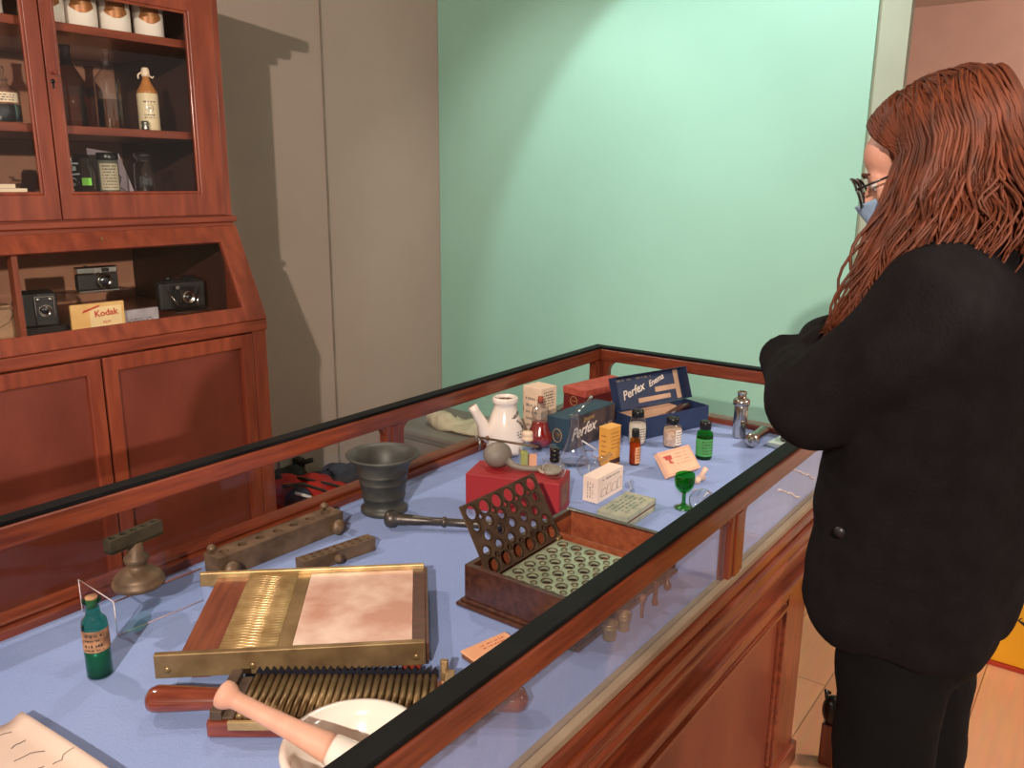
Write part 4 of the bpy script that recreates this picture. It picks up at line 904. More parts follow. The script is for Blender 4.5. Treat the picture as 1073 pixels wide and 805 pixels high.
def capbottle(name, label, loc, r, h, glassm, cont, contm, lab, labm, capm=BLACKP, rz=-.5, rows=5):
    t = thing(name, label, 'bottle', loc, rz)
    obj('bottle_body', B().lathe([(0, 0), (r * .94, 0), (r, .004), (r, h * .62), (r * .88, h * .72), (r * .55, h * .77), (r * .55, h * .80)], n=36), glassm, t)
    obj('contents', B().lathe([(0, .003), (r * .9, .003), (r * .94, .006), (r * .94, h * cont), (0, h * cont)], n=28), contm, t)
    obj('cap', B().lathe([(r * .66, h * .785), (r * .7, h * .8), (r * .7, h * .97), (r * .62, h), (0, h)], n=28), capm, t)
    if lab:
        z0, z1, a = lab
        b = B(); b.grid(lambda s, v: ((r + .0003) * math.sin((s - .5) * a), -(r + .0003) * math.cos((s - .5) * a), h * (z0 + (z1 - z0) * v)), 16, 2)
        lb = obj('label', b, labm, t)
        scrib(lb, frame((0, -(r + .0005), h * (z0 + z1) / 2), (1, 0, 0), (0, 0, 1)), min(r * a * .8, r * 1.7), h * (z1 - z0) * .85, rows, INK, seed=int(h * 1000), wrap=r + .0005, cut=.4)
    return t
GRAN = mat('cream_granules', (226, 200, 176), .8, scale=90, rgb2=(176, 134, 108))
capbottle('pill_bottle', 'tall clear bottle of pale powder with black cap in front of the open navy carton', (2.058, 1.075, BZ), .025, .10, CLEAR, .60, mat('pale_powder', (214, 204, 188), .8, scale=40), (.12, .55, 1.4), mat('faint_label', (206, 196, 180), .7))
capbottle('pill_bottle', 'clear bottle of beige granules with black cap and white paper label', (2.10, .985, BZ), .026, .085, CLEAR, .62, GRAN, (.10, .62, 1.1), PAPER, rz=-.2)
t = capbottle('pill_bottle', 'green bottle with bright green label and black cap', (2.055, .868, BZ), .0225, .105, DGRNG, .55, mat('dark_green_contents', (16, 60, 20), .4), (.1, .56, 4.5), mat('green_label', (74, 158, 84), .6), rz=-.6)
capbottle('glass_vial', 'slim amber vial with black cap beside the yellow carton', (1.893, .993, BZ), .0145, .098, AMB, .60, mat('amber_contents', (176, 100, 40), .3), (.06, .52, 2.0), mat('peach_label', (224, 160, 112), .7), rz=.0)
# --- pink pill box leaning
t = thing('pill_box', 'peach card box with a red printed mark, propped at a slant', 'box', (1.895, .862, BZ + .0108), -.28)
TM = Matrix.Rotation(-.0, 4, 'Z') @ Matrix.Translation((0, -.018, .0)) @ Matrix.Rotation(.85, 4, 'X')
PEACH = mat('peach_card', (238, 184, 152), .7, var=.05, scale=20)
b = B(); b.M = TM; b.box(-.06, .0, -.016, .06, .068, 0); b.M = Matrix.Identity(4); bx = obj('box_body', b, PEACH, t, bevel=.001)
obj('prop', B().box(-.03, .012, -.0107, .03, .018, .02), mat('clear_prop', (200, 200, 205), .3), t)
b = B(); b.M = TM @ Matrix.Translation((-.032, .046, .0002)); b.box(-.012, -.004, 0, .012, .008, .0004); b.box(-.003, -.014, 0, .004, -.004, .0004); b.box(-.016, .003, 0, -.012, .008, .0004); b.box(.005, -.016, 0, .009, -.01, .0004); obj('red_mark', b, REDINK, t)
scrib(t, TM @ Matrix.Translation((.018, .040, .0002)), .06, .036, 4, mat('salmon_ink', (214, 140, 108), .7), seed=66, cut=.3)
b = B(); b.M = TM
for q in ((-.056, .004, .0001, .056, .0052, .0005), (-.056, .0628, .0001, .056, .064, .0005), (-.056, .004, .0001, -.0548, .064, .0005), (.0548, .004, .0001, .056, .064, .0005)): b.box(*q)
obj('printed_border', b, mat('salmon_ink', (0, 0, 0)), t)
# --- pale bone-like pieces
t = thing('pipe_fitting', 'pale forked ceramic fitting right of the peach box', 'fitting', (1.862, .795, BZ))
obj('fitting_body', B().tube([(-.012, .0, .008), (.012, .004, .01), (.026, .0, .008)], [.007, .0075, .009], 14).tube([(.005, .0, .01), (.018, -.004, .026), (.026, -.006, .034)], [.007, .006, .0075], 14), mat('pale_ceramic', (232, 196, 172), .5), t)
# --- eye bath
t = thing('eye_bath', 'emerald green glass eye bath on a stem with a wide foot', 'eye bath', (1.69, .755, BZ))
obj('cup', B().lathe([(.006, .038), (.016, .043), (.026, .056), (.0285, .068), (.0265, .082), (.0255, .083), (.026, .07), (.022, .056), (.012, .047), (0, .044)], n=36, sy=.8), DGRNG, t)
obj('stem', B().lathe([(.006, .040), (.0045, .034), (.0045, .016), (.007, .009)], n=20), mat('dense_green_glass', (12, 96, 28), .08, coat=1), t)
obj('foot', B().lathe([(0, 0), (.021, 0), (.022, .003), (.012, .007), (.006, .010), (0, .010)], n=32), mat('dense_green_glass', (0, 0, 0)), t)
t = thing('glass_eye_bath', 'clear glass bulb lying against the green eye bath', 'eye bath', (1.695, .715, BZ))
obj('bulb', B().lathe([(.0, -.028), (.012, -.026), (.024, -.014), (.027, .0), (.024, .014), (.017, .022), (.019, .026), (.016, .027)], (0, 0, .0275), 30, 'x'), CLEAR, t)
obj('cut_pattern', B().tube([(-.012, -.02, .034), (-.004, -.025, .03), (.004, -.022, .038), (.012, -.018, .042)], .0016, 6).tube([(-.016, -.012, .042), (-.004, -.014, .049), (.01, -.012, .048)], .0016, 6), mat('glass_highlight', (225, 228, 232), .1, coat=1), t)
# --- chrome flasks
t = thing('metal_cylinder', 'chrome cylinder with stepped collar standing upright near the far end', 'flask', (2.30, .865, BZ))
obj('barrel', B().lathe([(0, 0), (.0185, 0), (.02, .003), (.02, .096), (.019, .099)], n=40), CHROME, t)
obj('collar', B().lathe([(.0235, .099), (.0245, .101), (.0245, .113), (.022, .116), (.017, .119)], n=40), CHROME, t)
obj('neck', B().lathe([(.0125, .117), (.0125, .133), (.014, .135), (.014, .138), (.011, .139), (0, .137)], n=32), CHROME, t)
t = thing('metal_cylinder', 'chrome cylinder lying on its side with domed end towards the viewer', 'flask', (2.215, .80, BZ + .0205), -1.57 + 1.62)
obj('barrel', B().lathe([(0, .0), (.012, .001), (.019, .005), (.0205, .012), (.0205, .03), (.0165, .032), (.0165, .12), (0, .12)], n=36, axis='x'), CHROME, t)
obj('end_knob', B().ell((.001, 0, 0), (.004, .006, .006)), STEEL, t)
# --- clear/white small things near the rim
t = thing('glass_slab', 'pale translucent glass block with a grey clip by the near rail', 'block', (2.30, .735, BZ), -.1)
obj('slab', B().box(-.04, -.025, 0, .04, .03, .014), mat('frosted_glass', (206, 226, 222), .25, coat=.5), t, bevel=.003)
obj('clip', B().tube([(-.01, -.006, .022), (.03, .006, .034)], [.010, .006], 14), STEEL, t)
t = thing('ceramic_dish', 'small shallow cream shell-shaped dish by the near rail', 'dish', (1.865, .70, BZ))
obj('dish', B().lathe([(0, .0), (.014, 0), (.022, .008), (.026, .018), (.024, .019), (.02, .011), (.012, .005), (0, .004)], n=30, sy=.75), mat('cream_dish', (232, 204, 182), .4), t)
t = thing('glass_rods', 'bundle of clear glass droppers beside the near rail', 'droppers', (1.75, .655, BZ))
for i in range(3):
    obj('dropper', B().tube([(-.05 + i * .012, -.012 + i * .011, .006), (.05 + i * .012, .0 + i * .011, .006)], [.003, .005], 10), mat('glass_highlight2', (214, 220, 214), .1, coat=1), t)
t = thing('glass_stopper', 'small faceted glass stopper seen through the near glass', 'stopper', (1.605, .60, BZ))
obj('stopper', B().lathe([(.005, 0), (.007, .012), (.012, .016), (.014, .022), (.009, .03), (0, .032)], n=8), CLEAR, t); obj('metal_ring', B().lathe([(.0075, .009), (.009, .011), (.0075, .013)], n=18), STEEL, t)
# --- printed grey tablets pack
t = thing('slide_box', 'worn grey-green printed cardboard sleeve, open along its side', 'box', (1.565, .835, BZ), .02)
GG = mat('grey_green_card', (176, 176, 152), .7, scale=30, rgb2=(140, 146, 130))
obj('sleeve', B().box(-.07, -.037, .0, .07, .037, .012), GG, t, bevel=.001)
obj('inner_tray', B().box(-.068, -.036, .0122, .071, .036, .018), mat('brown_tray', (110, 76, 56), .7), t)
obj('sleeve_top', B().box(-.07, -.038, .0182, .07, .037, .03), GG, t, bevel=.001)
scrib(t, frame((0, 0, .0301), (1, 0, 0), (0, 1, 0)), .11, .055, 5, mat('teal_ink', (96, 120, 110), .7), seed=70, cut=.4)
# --- clear glassware cluster (breast reliever type)
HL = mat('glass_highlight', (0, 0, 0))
t = thing('glass_retort', 'clear glass conical flask with long angled neck between the carton and crimson box', 'flask', (1.80, 1.125, BZ))
obj('flask_body', B().lathe([(0, 0), (.036, 0), (.042, .006), (.040, .016), (.024, .05), (.0125, .085), (.0115, .13), (.014, .133)], n=40), CLEAR, t)
obj('side_tube', B().tube([(.0, .0, .125), (.02, -.0, .145), (.055, -.004, .155), (.075, -.004, .168)], [.008, .0065, .005, .0045], 12), CLEAR, t)
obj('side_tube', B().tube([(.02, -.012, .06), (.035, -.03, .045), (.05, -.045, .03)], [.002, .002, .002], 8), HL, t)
t = thing('glass_globe', 'round clear glass globe with short nozzle beside the conical flask', 'globe', (1.735, 1.04, BZ))
obj('globe', B().lathe([(0, 0), (.012, .001), (.024, .008), (.031, .022), (.031, .034), (.022, .05), (.010, .056), (.009, .066), (.012, .068)], n=36), CLEAR, t)
obj('nozzle', B().tube([(.02, -.015, .04), (.035, -.03, .048), (.045, -.04, .06)], [.008, .006, .005], 12), CLEAR, t)
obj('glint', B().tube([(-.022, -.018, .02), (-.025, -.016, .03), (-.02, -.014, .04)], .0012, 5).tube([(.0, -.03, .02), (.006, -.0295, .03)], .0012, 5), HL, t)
t = thing('glass_globe', 'squat clear glass shell standing in the shadow left of the conical flask', 'globe', (1.72, 1.14, BZ))
obj('globe', B().lathe([(0, 0), (.016, .001), (.026, .01), (.026, .03), (.014, .044), (.008, .05), (.008, .07)], n=30), CLEAR, t)
t = thing('glass_chain', 'tangle of clear cut-glass pieces between the vial and grey sleeve', 'glass piece', (1.70, .90, BZ), .5)
for i in range(6):
    obj('glass_bead', B().ell((-.05 + i * .02, .008 * math.sin(i * 2), .008), (.009, .006, .0075), n=10, m=6), CLEAR if i % 2 else glass('bead_glass', (.9, .93, .95), gloss=2.5), t)
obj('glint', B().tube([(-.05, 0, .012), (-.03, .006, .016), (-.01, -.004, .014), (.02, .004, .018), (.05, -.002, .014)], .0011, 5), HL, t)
# --- small brass weights/pieces seen through the near glass
WB = mat('worn_brass', (176, 146, 104), .4, .6, scale=20)
for (x, y, r, h, lab) in ((1.093, .605, .0125, .030, 'larger brass ring-topped cup behind the near glass'), (1.132, .600, .0105, .031, 'smaller brass cup right of the larger one behind the near glass')):
    t = thing('brass_cup', lab, 'cup', (x, y, BZ), 0, 'brass cups behind the near glass')
    obj('cup_body', B().lathe([(0, 0), (r * .86, 0), (r * .9, h * .1), (r * .85, h * .55), (r * .95, h * .6), (r * 1.05, h * .66), (r * 1.05, h * .78), (r * .95, h * .83), (r * 1.1, h * .9), (r * 1.1, h), (r * .85, h), (r * .8, h * .7), (0, h * .7)], n=28), WB, t)
PW = mat('dark_turned_wood', (110, 66, 50), .4, coat=.3)
t = thing('small_pestle', 'slender brown turned pestle standing right of the brass cups', 'pestle', (1.187, .595, BZ))
obj('pestle_shaft', B().lathe([(0, 0), (.003, 0), (.0028, .02), (.0035, .03), (.006, .034), (.0065, .038), (.004, .042), (0, .043)], n=18), mat('brown_turned_wood', (140, 96, 78), .5), t)
t = thing('small_pestle', 'dark turned pestle with thick ends, second from the brass cups', 'pestle', (1.24, .597, BZ))
obj('pestle_shaft', B().lathe([(0, 0), (.005, .001), (.0062, .006), (.004, .014), (.0038, .03), (.005, .037), (.0055, .042), (.003, .045), (0, .046)], n=18), PW, t)
t = thing('double_ended_stopper', 'dark wooden rod with a large ball above and a small ball below', 'rod', (1.305, .605, BZ))
obj('rod', B().lathe([(0, 0), (.003, .0), (.007, .004), (.0075, .010), (.005, .016), (.0028, .019), (.0026, .036), (.006, .038), (.0125, .045), (.0135, .053), (.011, .060), (.006, .065), (0, .066)], n=22), PW, t)
t = thing('black_cap', 'small black bottle stopper behind the large wooden ball', 'cap', (1.345, .64, BZ))
obj('cap_body', B().lathe([(0, 0), (.008, 0), (.008, .03), (.012, .034), (.012, .05), (0, .052)], n=20), BLACKP, t)

# ================================================================== THINGS ON THE RIGHT
t = thing('yellow_plinth', 'bright yellow display plinth with red base strip on the wooden floor', 'plinth', (3.0, -.15, 0))
obj('plinth_body', B().box(2.85, -.9, .012, 3.3, .30, .225), mat('yellow_paint', (236, 172, 30), .5, var=.03), t, world=True, bevel=.004)
obj('base_strip', B().box(2.84, -.9, 0, 3.3, .305, .0118), mat('red_strip', (170, 52, 34), .5), t, world=True)
obj('arrow_mark', B().tube([(2.8492, .128, .172), (2.8492, .105, .165), (2.8492, .07, .162)], .0025, 6).tube([(2.8492, .12, .182), (2.8492, .128, .172), (2.8492, .11, .16)], .0025, 6), INK, t, world=True)
o = obj('white_display_box', B().box(2.86, -.9, .2255, 3.29, .29, .62), mat('white_display', (238, 226, 214), .6, var=.02), bevel=.003)
tag(o, 'plain white display box standing on the yellow plinth', 'display box')
t = thing('wooden_post', 'reddish brown wooden post with black rounded cap between counter and person', 'post', (2.048, .462, 0))
obj('shaft', B().box(-.018, -.020, 0, .018, .020, .12), MAHZ, t, bevel=.004)
obj('cap', B().ell((0, 0, .158), (.027, .027, .042)).tube([(-.012, .014, .19), (.0, .022, .208), (.01, .014, .198)], .005, 8), BLACKP, t)

# ================================================================== PERSON
pe = thing('person', 'person with long auburn hair and glasses in black coat, arms folded, looking down', 'person', (1.40, .20, 0))
SKIN = mat('skin', (206, 150, 128), .5, var=.04, scale=12)
COAT = mat('black_wool_coat', (20, 16, 18), .95, var=.15, scale=30, bump=.25, bscale=220, spec=.15)
TROU = mat('black_trousers', (14, 13, 14), .9, var=.1, spec=.15)
HC = Vector((1.40, .262, 1.528)); PIT = math.radians(-24)
HM = Matrix.Translation(HC) @ Matrix.Rotation(math.radians(8), 4, 'Z') @ Matrix.Rotation(PIT, 4, 'X')
def hp(x, y, z): return tuple(HM @ Vector((x, y, z)))
b = B()
# head
b.M = HM
b.ell((0, -.012, .028), (.072, .092, .082), 28, 18); b.ell((0, .03, -.03), (.058, .062, .078), 24, 16)
b.ell((0, .066, -.085), (.024, .022, .02)); b.ell((0, .052, .035), (.052, .036, .04)); b.ell((0, .078, .012), (.042, .014, .010))
b.tube([(0, .084, .008), (0, .098, -.012), (0, .108, -.030), (0, .094, -.038)], [.007, .0085, .011, .009], 12)
for s in (-1, 1):
    b.ell((s * .011, .094, -.034), (.007, .009, .006)); b.ell((s * .036, .064, -.022), (.022, .022, .02)); b.ell((s * .031, .074, .002), (.014, .010, .010))
    b.ell((s * .074, -.005, -.012), (.007, .016, .027)); b.ell((s * .078, -.010, -.002), (.005, .016, .014))
b.tube([(-.022, .078, -.058), (0, .088, -.056), (.022, .078, -.058)], [.005, .007, .005], 8); b.tube([(-.019, .076, -.067), (0, .086, -.067), (.019, .076, -.067)], [.005, .008, .005], 8)
b.M = Matrix.Identity(4)
SH_L, SH_R = Vector((1.235, .20, 1.355)), Vector((1.575, .185, 1.355))
b.tube([hp(0, -.02, -.04), hp(0, -.035, -.09), (1.405, .19, 1.40), (1.405, .185, 1.34)], [.058, .055, .056, .08], 20)
def torso(b, ks, n=36):
    """ks: list of (z, cx, cy, rx, ry)"""
    v = []; f = []
    for z, cx, cy, rx, ry in ks:
        for k in range(n):
            a = 2 * PI * k / n; c_, s_ = math.cos(a), math.sin(a)
            e_ = .85
            v.append((cx + rx * math.copysign(abs(c_) ** e_, c_), cy + ry * math.copysign(abs(s_) ** e_, s_), z))
    m = len(ks)
    for j in range(m - 1):
        for k in range(n): f.append((j * n + k, j * n + (k + 1) % n, (j + 1) * n + (k + 1) % n, (j + 1) * n + k))
    f.append(tuple(range(n))[::-1]); f.append(tuple((m - 1) * n + k for k in range(n)))
    b._add(v, f, True)
torso(b, [(.80, 1.40, .20, .15, .10), (.90, 1.40, .20, .165, .115), (1.0, 1.40, .20, .15, .10), (1.10, 1.40, .20, .13, .09), (1.22, 1.40, .20, .145, .10), (1.31, 1.40, .20, .16, .10), (1.37, 1.40, .19, .13, .07), (1.40, 1.40, .185, .07, .05)])
EL_L, EL_R = Vector((1.205, .352, 1.182)), Vector((1.60, .415, 1.19))
WR_L, WR_R = Vector((1.43, .455, 1.205)), Vector((1.42, .40, 1.255))
b.tube([SH_L + Vector((.03, 0, 0)), SH_L, (SH_L + EL_L) / 2, EL_L], [.045, .048, .043, .038], 16); b.tube([EL_L, (EL_L + WR_L) / 2, WR_L], [.038, .036, .026], 16)
b.tube([SH_R - Vector((.03, 0, 0)), SH_R, (SH_R + EL_R) / 2, EL_R], [.045, .048, .043, .038], 16); b.tube([EL_R, (EL_R + WR_R) / 2, WR_R], [.038, .036, .026], 16)
def hand_(b, wr, d, up, s):
    d = Vector(d).normalized(); up = Vector(up).normalized(); sd = d.cross(up).normalized() * s; up = sd.cross(d).normalized() * s
    P = lambda a, c, e_: wr + d * a + sd * c + up * e_
    b.tube([P(-.01, 0, 0), P(.02, 0, 0), P(.05, 0, 0), P(.085, 0, -.002)], [.024, .028, .036, .033], 14, flat=.5)
    for i, (off, ln) in enumerate(((.028, .068), (.010, .076), (-.009, .071), (-.027, .056))):
        b.tube([P(.07, off * .8, 0), P(.088, off, 0), P(.088 + ln * .42, off * 1.08, -.010), P(.088 + ln * .72, off * 1.08, -.026), P(.088 + ln * .88, off * 1.05, -.042)], [.009, .0092, .0085, .0078, .0066], 10)
    b.tube([P(.015, .022, -.002), P(.035, .04, -.012), P(.058, .05, -.022), P(.078, .047, -.032)], [.012, .0115, .0095, .0075], 10)
hand_(b, WR_L, (.9, .02, .12), (0, .9, .3), 1)
hand_(b, WR_R, (-.85, -.30, -.25), (0, .9, .3), -1)
HP_L, HP_R = Vector((1.325, .215, .86)), Vector((1.475, .205, .86))
FT_L, FT_R = Vector((1.30, .19, .09)), Vector((1.475, .14, .09))
for hpv, kn, ft in ((HP_L, Vector((1.305, .212, .48)), FT_L), (HP_R, Vector((1.475, .175, .48)), FT_R)):
    b.tube([hpv, (hpv + kn) / 2, kn, kn * .6 + ft * .4, ft], [.085, .072, .052, .050, .036], 20)
    b.tube([ft + Vector((0, -.045, -.055)), ft + Vector((0, .03, -.055)), ft + Vector((0, .13, -.065)), ft + Vector((0, .17, -.07))], [.032, .036, .032, .018], 14, flat=.8)
remesh('body', b, SKIN, pe, .0055, 2)
# trousers
b = B()
torso(b, [(.74, 1.40, .195, .10, .09), (.80, 1.40, .20, .155, .115), (.90, 1.40, .20, .165, .12), (1.0, 1.40, .20, .158, .108), (1.04, 1.40, .2, .145, .1)])
for hpv, kn, ft in ((HP_L, Vector((1.305, .212, .48)), FT_L), (HP_R, Vector((1.475, .175, .48)), FT_R)):
    b.tube([hpv + Vector((0, 0, .03)), hpv + (kn - hpv) * .3, kn, kn * .5 + ft * .5, ft + Vector((0, 0, .0))], [.090, .086, .068, .066, .062], 24)
remesh('trousers', b, TROU, pe, .009, 4, fold_disp(14, .006, 40, .002))
for ft in (FT_L, FT_R):
    b = B(); b.tube([ft + Vector((0, -.06, -.045)), ft + Vector((0, .03, -.042)), ft + Vector((0, .14, -.05)), ft + Vector((0, .195, -.056))], [.040, .046, .044, .028], 18, flat=.85); b.tube([ft + Vector((0, -.01, -.04)), ft + Vector((0, 0, .03))], [.05, .048], 18)
    o = remesh('boot', b, mat('black_leather_boot', (22, 20, 20), .35, coat=.3), pe, .007, 3)
    for v in o.data.vertices: v.co.z = max(v.co.z, .001)
# coat
b = B()
torso(b, [(.815, 1.395, .218, .205, .138), (.84, 1.395, .218, .214, .148), (.90, 1.395, .218, .218, .152), (1.0, 1.395, .215, .212, .148), (1.12, 1.395, .212, .205, .145), (1.24, 1.40, .21, .205, .142), (1.32, 1.40, .2, .205, .125), (1.372, 1.40, .19, .17, .10), (1.41, 1.40, .185, .10, .07), (1.43, 1.40, .185, .075, .062)], 44)
b.tube([SH_L + Vector((.06, 0, .0)), SH_L + Vector((-.005, .01, -.01)), SH_L * .5 + EL_L * .5 + Vector((-.004, -.008, -.008)), EL_L + Vector((0, -.004, 0))], [.075, .078, .076, .062], 22)
b.ell(EL_L, (.062, .062, .060))
b.tube([EL_L, (EL_L + WR_L) / 2, WR_L + Vector((-.02, 0, 0))], [.062, .055, .046], 20)
b.tube([SH_R - Vector((.06, 0, .0)), SH_R + Vector((.005, .01, -.01)), SH_R * .5 + EL_R * .5, EL_R + Vector((0, -.004, 0))], [.075, .078, .072, .060], 22)
b.ell(EL_R, (.06, .06, .058))
b.tube([EL_R, (EL_R + WR_R) / 2, WR_R + Vector((-.075, -.03, -.022))], [.060, .055, .050], 20)
def coat_disp(c, n):
    if c.z < 1.1: k = math.sin(math.atan2(c.y - .2, c.x - 1.4) * 7 + 1) * .006 * (1.1 - c.z) / .3
    else: k = 0
    return n * (k + noise.noise(c * 7) * .016 + noise.noise(c * 19 + Vector((5, 2, 1))) * .005)
ctm = remesh('coat', b, COAT, pe, .0095, 8, coat_disp)
obj('coat_button', B().lathe([(0, -.002), (.008, -.002), (.008, .001), (0, .002)], (1.183, .285, 1.01), 16, 'x'), mat('button_grey', (34, 34, 38), .4), pe, world=True)
# mask, glasses
MB_ = mat('blue_mask', (150, 176, 206), .8)
b = B(); b.M = HM
def mk(s, v):
    a = (s - .5) * 2.1; z = -.018 - v * .082
    bulge = .040 * (1 - abs(v - .35) * .9) if True else 0
    r = .068
    return (r * math.sin(a), .028 + (.053 + .036 * math.exp(-(a / .65) ** 2) * (1.08 - v * .7)) * math.cos(a), z)
b.grid(mk, 24, 14); b.M = Matrix.Identity(4)
o = obj('face_mask', b, MB_, pe, world=True); md = o.modifiers.new('s', 'SOLIDIFY'); md.thickness = .002; md.offset = 1
for s in (-1, 1):
    b = B(); b.tube([hp(s * .058, .045, -.035), hp(s * .074, .01, -.015), hp(s * .08, -.02, -.005)], .0012, 6); obj('ear_loop', b, MB_, o, world=True)
FR = mat('dark_glasses_frame', (40, 32, 32), .3, coat=.4)
b = B()
for s in (-1, 1):
    b.tube([hp(s * .034 + .025 * math.cos(a * PI / 14), .109 - .006 * abs(math.cos(a * PI / 14)) , .000 + .023 * math.sin(a * PI / 14)) for a in range(29)], .0019, 8)
b.tube([hp(-.010, .108, .004), hp(0, .111, .007), hp(.010, .108, .004)], .0018, 8)
g = obj('glasses', b, FR, pe, world=True)
for s in (-1, 1):
    obj('temple', B().tube([hp(s * .059, .103, .004), hp(s * .074, .06, .004), hp(s * .081, -.005, .002), hp(s * .080, -.02, -.012)], .0018, 8), FR, g, world=True)
    b = B(); b.M = HM @ Matrix.Translation((s * .034, .106, 0)); b.lathe([(0, 0), (.0225, 0), (.0225, .0008), (0, .0008)], n=24, axis='y'); b.M = Matrix.Identity(4); obj('lens', b, PANE, g, world=True)
    b = B(); b.M = HM; b.ell((s * .032, .077, .000), (.011, .010, .010), 16, 10); b.M = Matrix.Identity(4); obj('eye', b, mat('eye_white', (220, 210, 204), .2), pe, world=True)
    obj('eyebrow', B().tube([hp(s * .016, .092, .018), hp(s * .032, .091, .022), hp(s * .048, .081, .018)], [.002, .003, .0015], 8), mat('auburn_brow', (90, 44, 26), .8), pe, world=True)
# hair
HAIR = mat('auburn_hair', (108, 54, 32), .55, scale=10, rgb2=(70, 35, 21), stretch=(7, 7, 1.2), spec=.25)
b = B()
b.M = HM; b.ell((0, -.024, .030), (.080, .098, .082), 32, 20); b.ell((0, -.06, -.03), (.076, .062, .10), 24, 16); b.M = Matrix.Identity(4)
b.ell((1.41, .15, 1.44), (.095, .05, .075), 24, 16)
def bez(p0, p1, p2, p3, u): return p0 * (1 - u) ** 3 + p1 * (3 * u * (1 - u) ** 2) + p2 * (3 * u * u * (1 - u)) + p3 * u ** 3
def lock(phi, seed, rad, layer):
    rn = random.Random(seed); ph = math.radians(phi); sx, sy = math.sin(ph), -math.cos(ph)      # 0 = back, 90 = +x, 180 = front
    pts = []; R = []; front = max(0, -sy) ; lift = layer * .007
    part = .055 * (front if sy > -2 else 0) + rn.uniform(-.05, .05)
    part = rn.uniform(-.085, .055) if abs(sx) > .4 else (-.09 if sy < 0 else .055)
    for i in range(9):
        th = i / 8 * PI / 2; st, c_ = math.sin(th), math.cos(th)
        x = sx * (.084 + lift) * st; y = -.024 + part * (1 - st) * .9 + sy * (.101 + lift) * st; z = .030 + (.086 + lift) * (c_ * math.sqrt(max(0, 1 - (part / .11) ** 2 * (1 - st))))
        pts.append(HM @ Vector((x, y, z))); R.append(rad * (.55 + .45 * st))
    p0 = pts[-1]; a = phi
    if a >= 228:                       # -x side, falls forward over the chest
        f_ = min(1, (310 - a) / 72) if a < 310 else 0
        g_ = 1 - f_
        end = Vector((1.285 - .035 * f_, .13 + .205 * f_ ** .8, 1.405 - .125 * f_ ** 1.2)) if a < 310 else Vector((1.40 - (360 - a) / 50 * .125, .085, 1.395))
    elif a <= 50: end = Vector((1.40 + a / 50 * .13, .085, 1.395))
    else:
        f_ = min(1, (a - 50) / 75); end = Vector((1.53 + .02 * f_, .12 + .17 * f_, 1.40 - .12 * f_))
    end = end + Vector((rn.uniform(-.014, .014), rn.uniform(-.012, .012), rn.uniform(-.03, .015)))
    out = Vector((p0.x - HC.x, p0.y - HC.y, 0)).normalized()
    p1 = p0 + Vector((0, .0, -.075)) + out * .012; p2 = end + Vector((0, -.01, .07)) + out * (.022 + layer * .008)
    n = 17; k1 = noise.noise(Vector((phi * .045, layer * 3.1, 0))) * 5; amp = .007 * rn.uniform(.6, 1.5)
    fr = 11 + noise.noise(Vector((phi * .03, 9, layer))) * 5
    for i in range(1, n + 1):
        u = i / n; q = bez(p0, p1, p2, end, u); e_ = min(1, u * 2.2)
        tang = Vector((-out.y, out.x, 0))
        q = q + out * (amp * math.sin(k1 + u * fr) * e_) + tang * (amp * 1.3 * math.cos(k1 * 1.3 + u * fr) * e_)
        pts.append(q); R.append(rad * (1 - .8 * u ** 3))
    b.tube(pts, R, 6)
k = 0
for layer in (0, 1):
    for i in range(480):
        phi = i * .75 + random.uniform(-.6, .6)
        if 118 < phi < 236: continue
        k += 1; lock(phi % 360, k, random.uniform(.0017, .0034), layer * random.uniform(.3, 1))
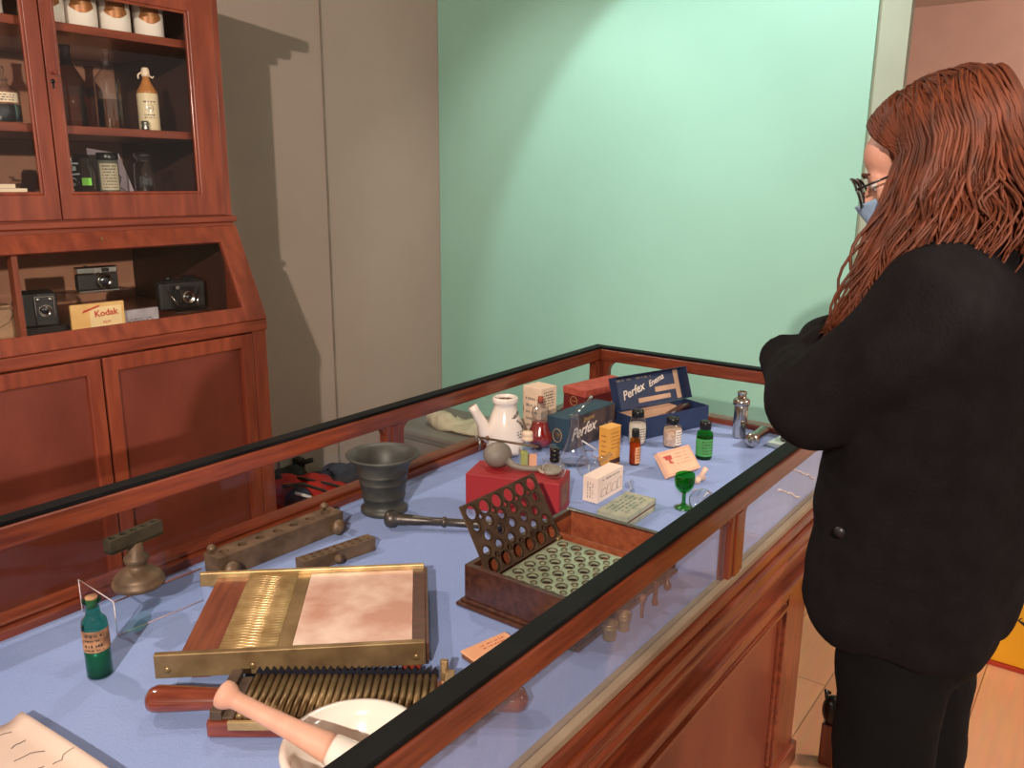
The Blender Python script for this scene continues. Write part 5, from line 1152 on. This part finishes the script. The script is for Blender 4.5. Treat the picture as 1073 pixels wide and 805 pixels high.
def front_lock(s, seed):
    rn = random.Random(seed); q = rn.uniform(0, 1.3); j = lambda r: Vector((rn.uniform(-r, r), rn.uniform(-r, r), rn.uniform(-r, r)))
    # from the parting over the forehead edge, round the temple, then down with the side hair
    def E_(x, y, z):
        d = Vector((x / .084, y / .104, z / .090)); d = Vector((x, y, z)) / d.length
        return HM @ (Vector((0, -.012, .030)) + d)
    P = [E_(s * .02, .25 + .75 * q, 1), E_(s * .38, .40 + .60 * q, .9), E_(s * .75, .45 + .50 * q, .62), E_(s * 1.0, .40 + .42 * q, .28), E_(s * 1.0, .22 + .32 * q, -.05),
         HM @ Vector((s * .090, .004 + .018 * q, -.055)), Vector((1.40 + s * .112, .262 + .02 * q, 1.42)), Vector((1.40 + s * .13, .285 + .02 * q, 1.36)), Vector((1.40 + s * .15, .315 + .02 * q, 1.30))]
    pts = []; R = []
    for i in range(len(P) - 1):
        a0, a1, a2, a3 = P[max(i - 1, 0)], P[i], P[i + 1], P[min(i + 2, len(P) - 1)]
        for t_ in (0, .33, .67):
            pts.append(.5 * ((2 * a1) + (a2 - a0) * t_ + (2 * a0 - 5 * a1 + 4 * a2 - a3) * t_ ** 2 + (3 * a1 - a0 - 3 * a2 + a3) * t_ ** 3))
    pts = [p + Vector((0, math.sin(i * .8 + seed) * .003 * min(1, i / 12), 0)) + j(.0012) for i, p in enumerate(pts)]
    r = rn.uniform(.002, .0036); b.tube(pts, [r * (1 - .85 * (i / (len(pts) - 1)) ** 4) for i in range(len(pts))], 6)
for i in range(190): front_lock(-1 if i % 2 else 1, i + 2000)
for i in range(26):
    rn = random.Random(i + 900); p0 = HM @ Vector((-.086, .012, .0))
    b.tube([p0 + Vector((rn.uniform(-.006, .006), rn.uniform(-.008, .008), 0)), Vector((1.288, .275, 1.43)) + Vector((rn.uniform(-.012, .012), rn.uniform(-.012, .010), 0)), Vector((1.268, .305, 1.37)) + Vector((rn.uniform(-.012, .012), rn.uniform(-.012, .012), 0)), Vector((1.25, .328, 1.315)) + Vector((rn.uniform(-.012, .012), rn.uniform(-.01, .014), rn.uniform(-.02, .01))), Vector((1.245, .345, 1.28)) + Vector((rn.uniform(-.012, .012), rn.uniform(-.012, .016), rn.uniform(-.02, .02)))], [.005, .005, .004, .0025, .0008], 6)
obj('hair', b, HAIR, pe, world=True)
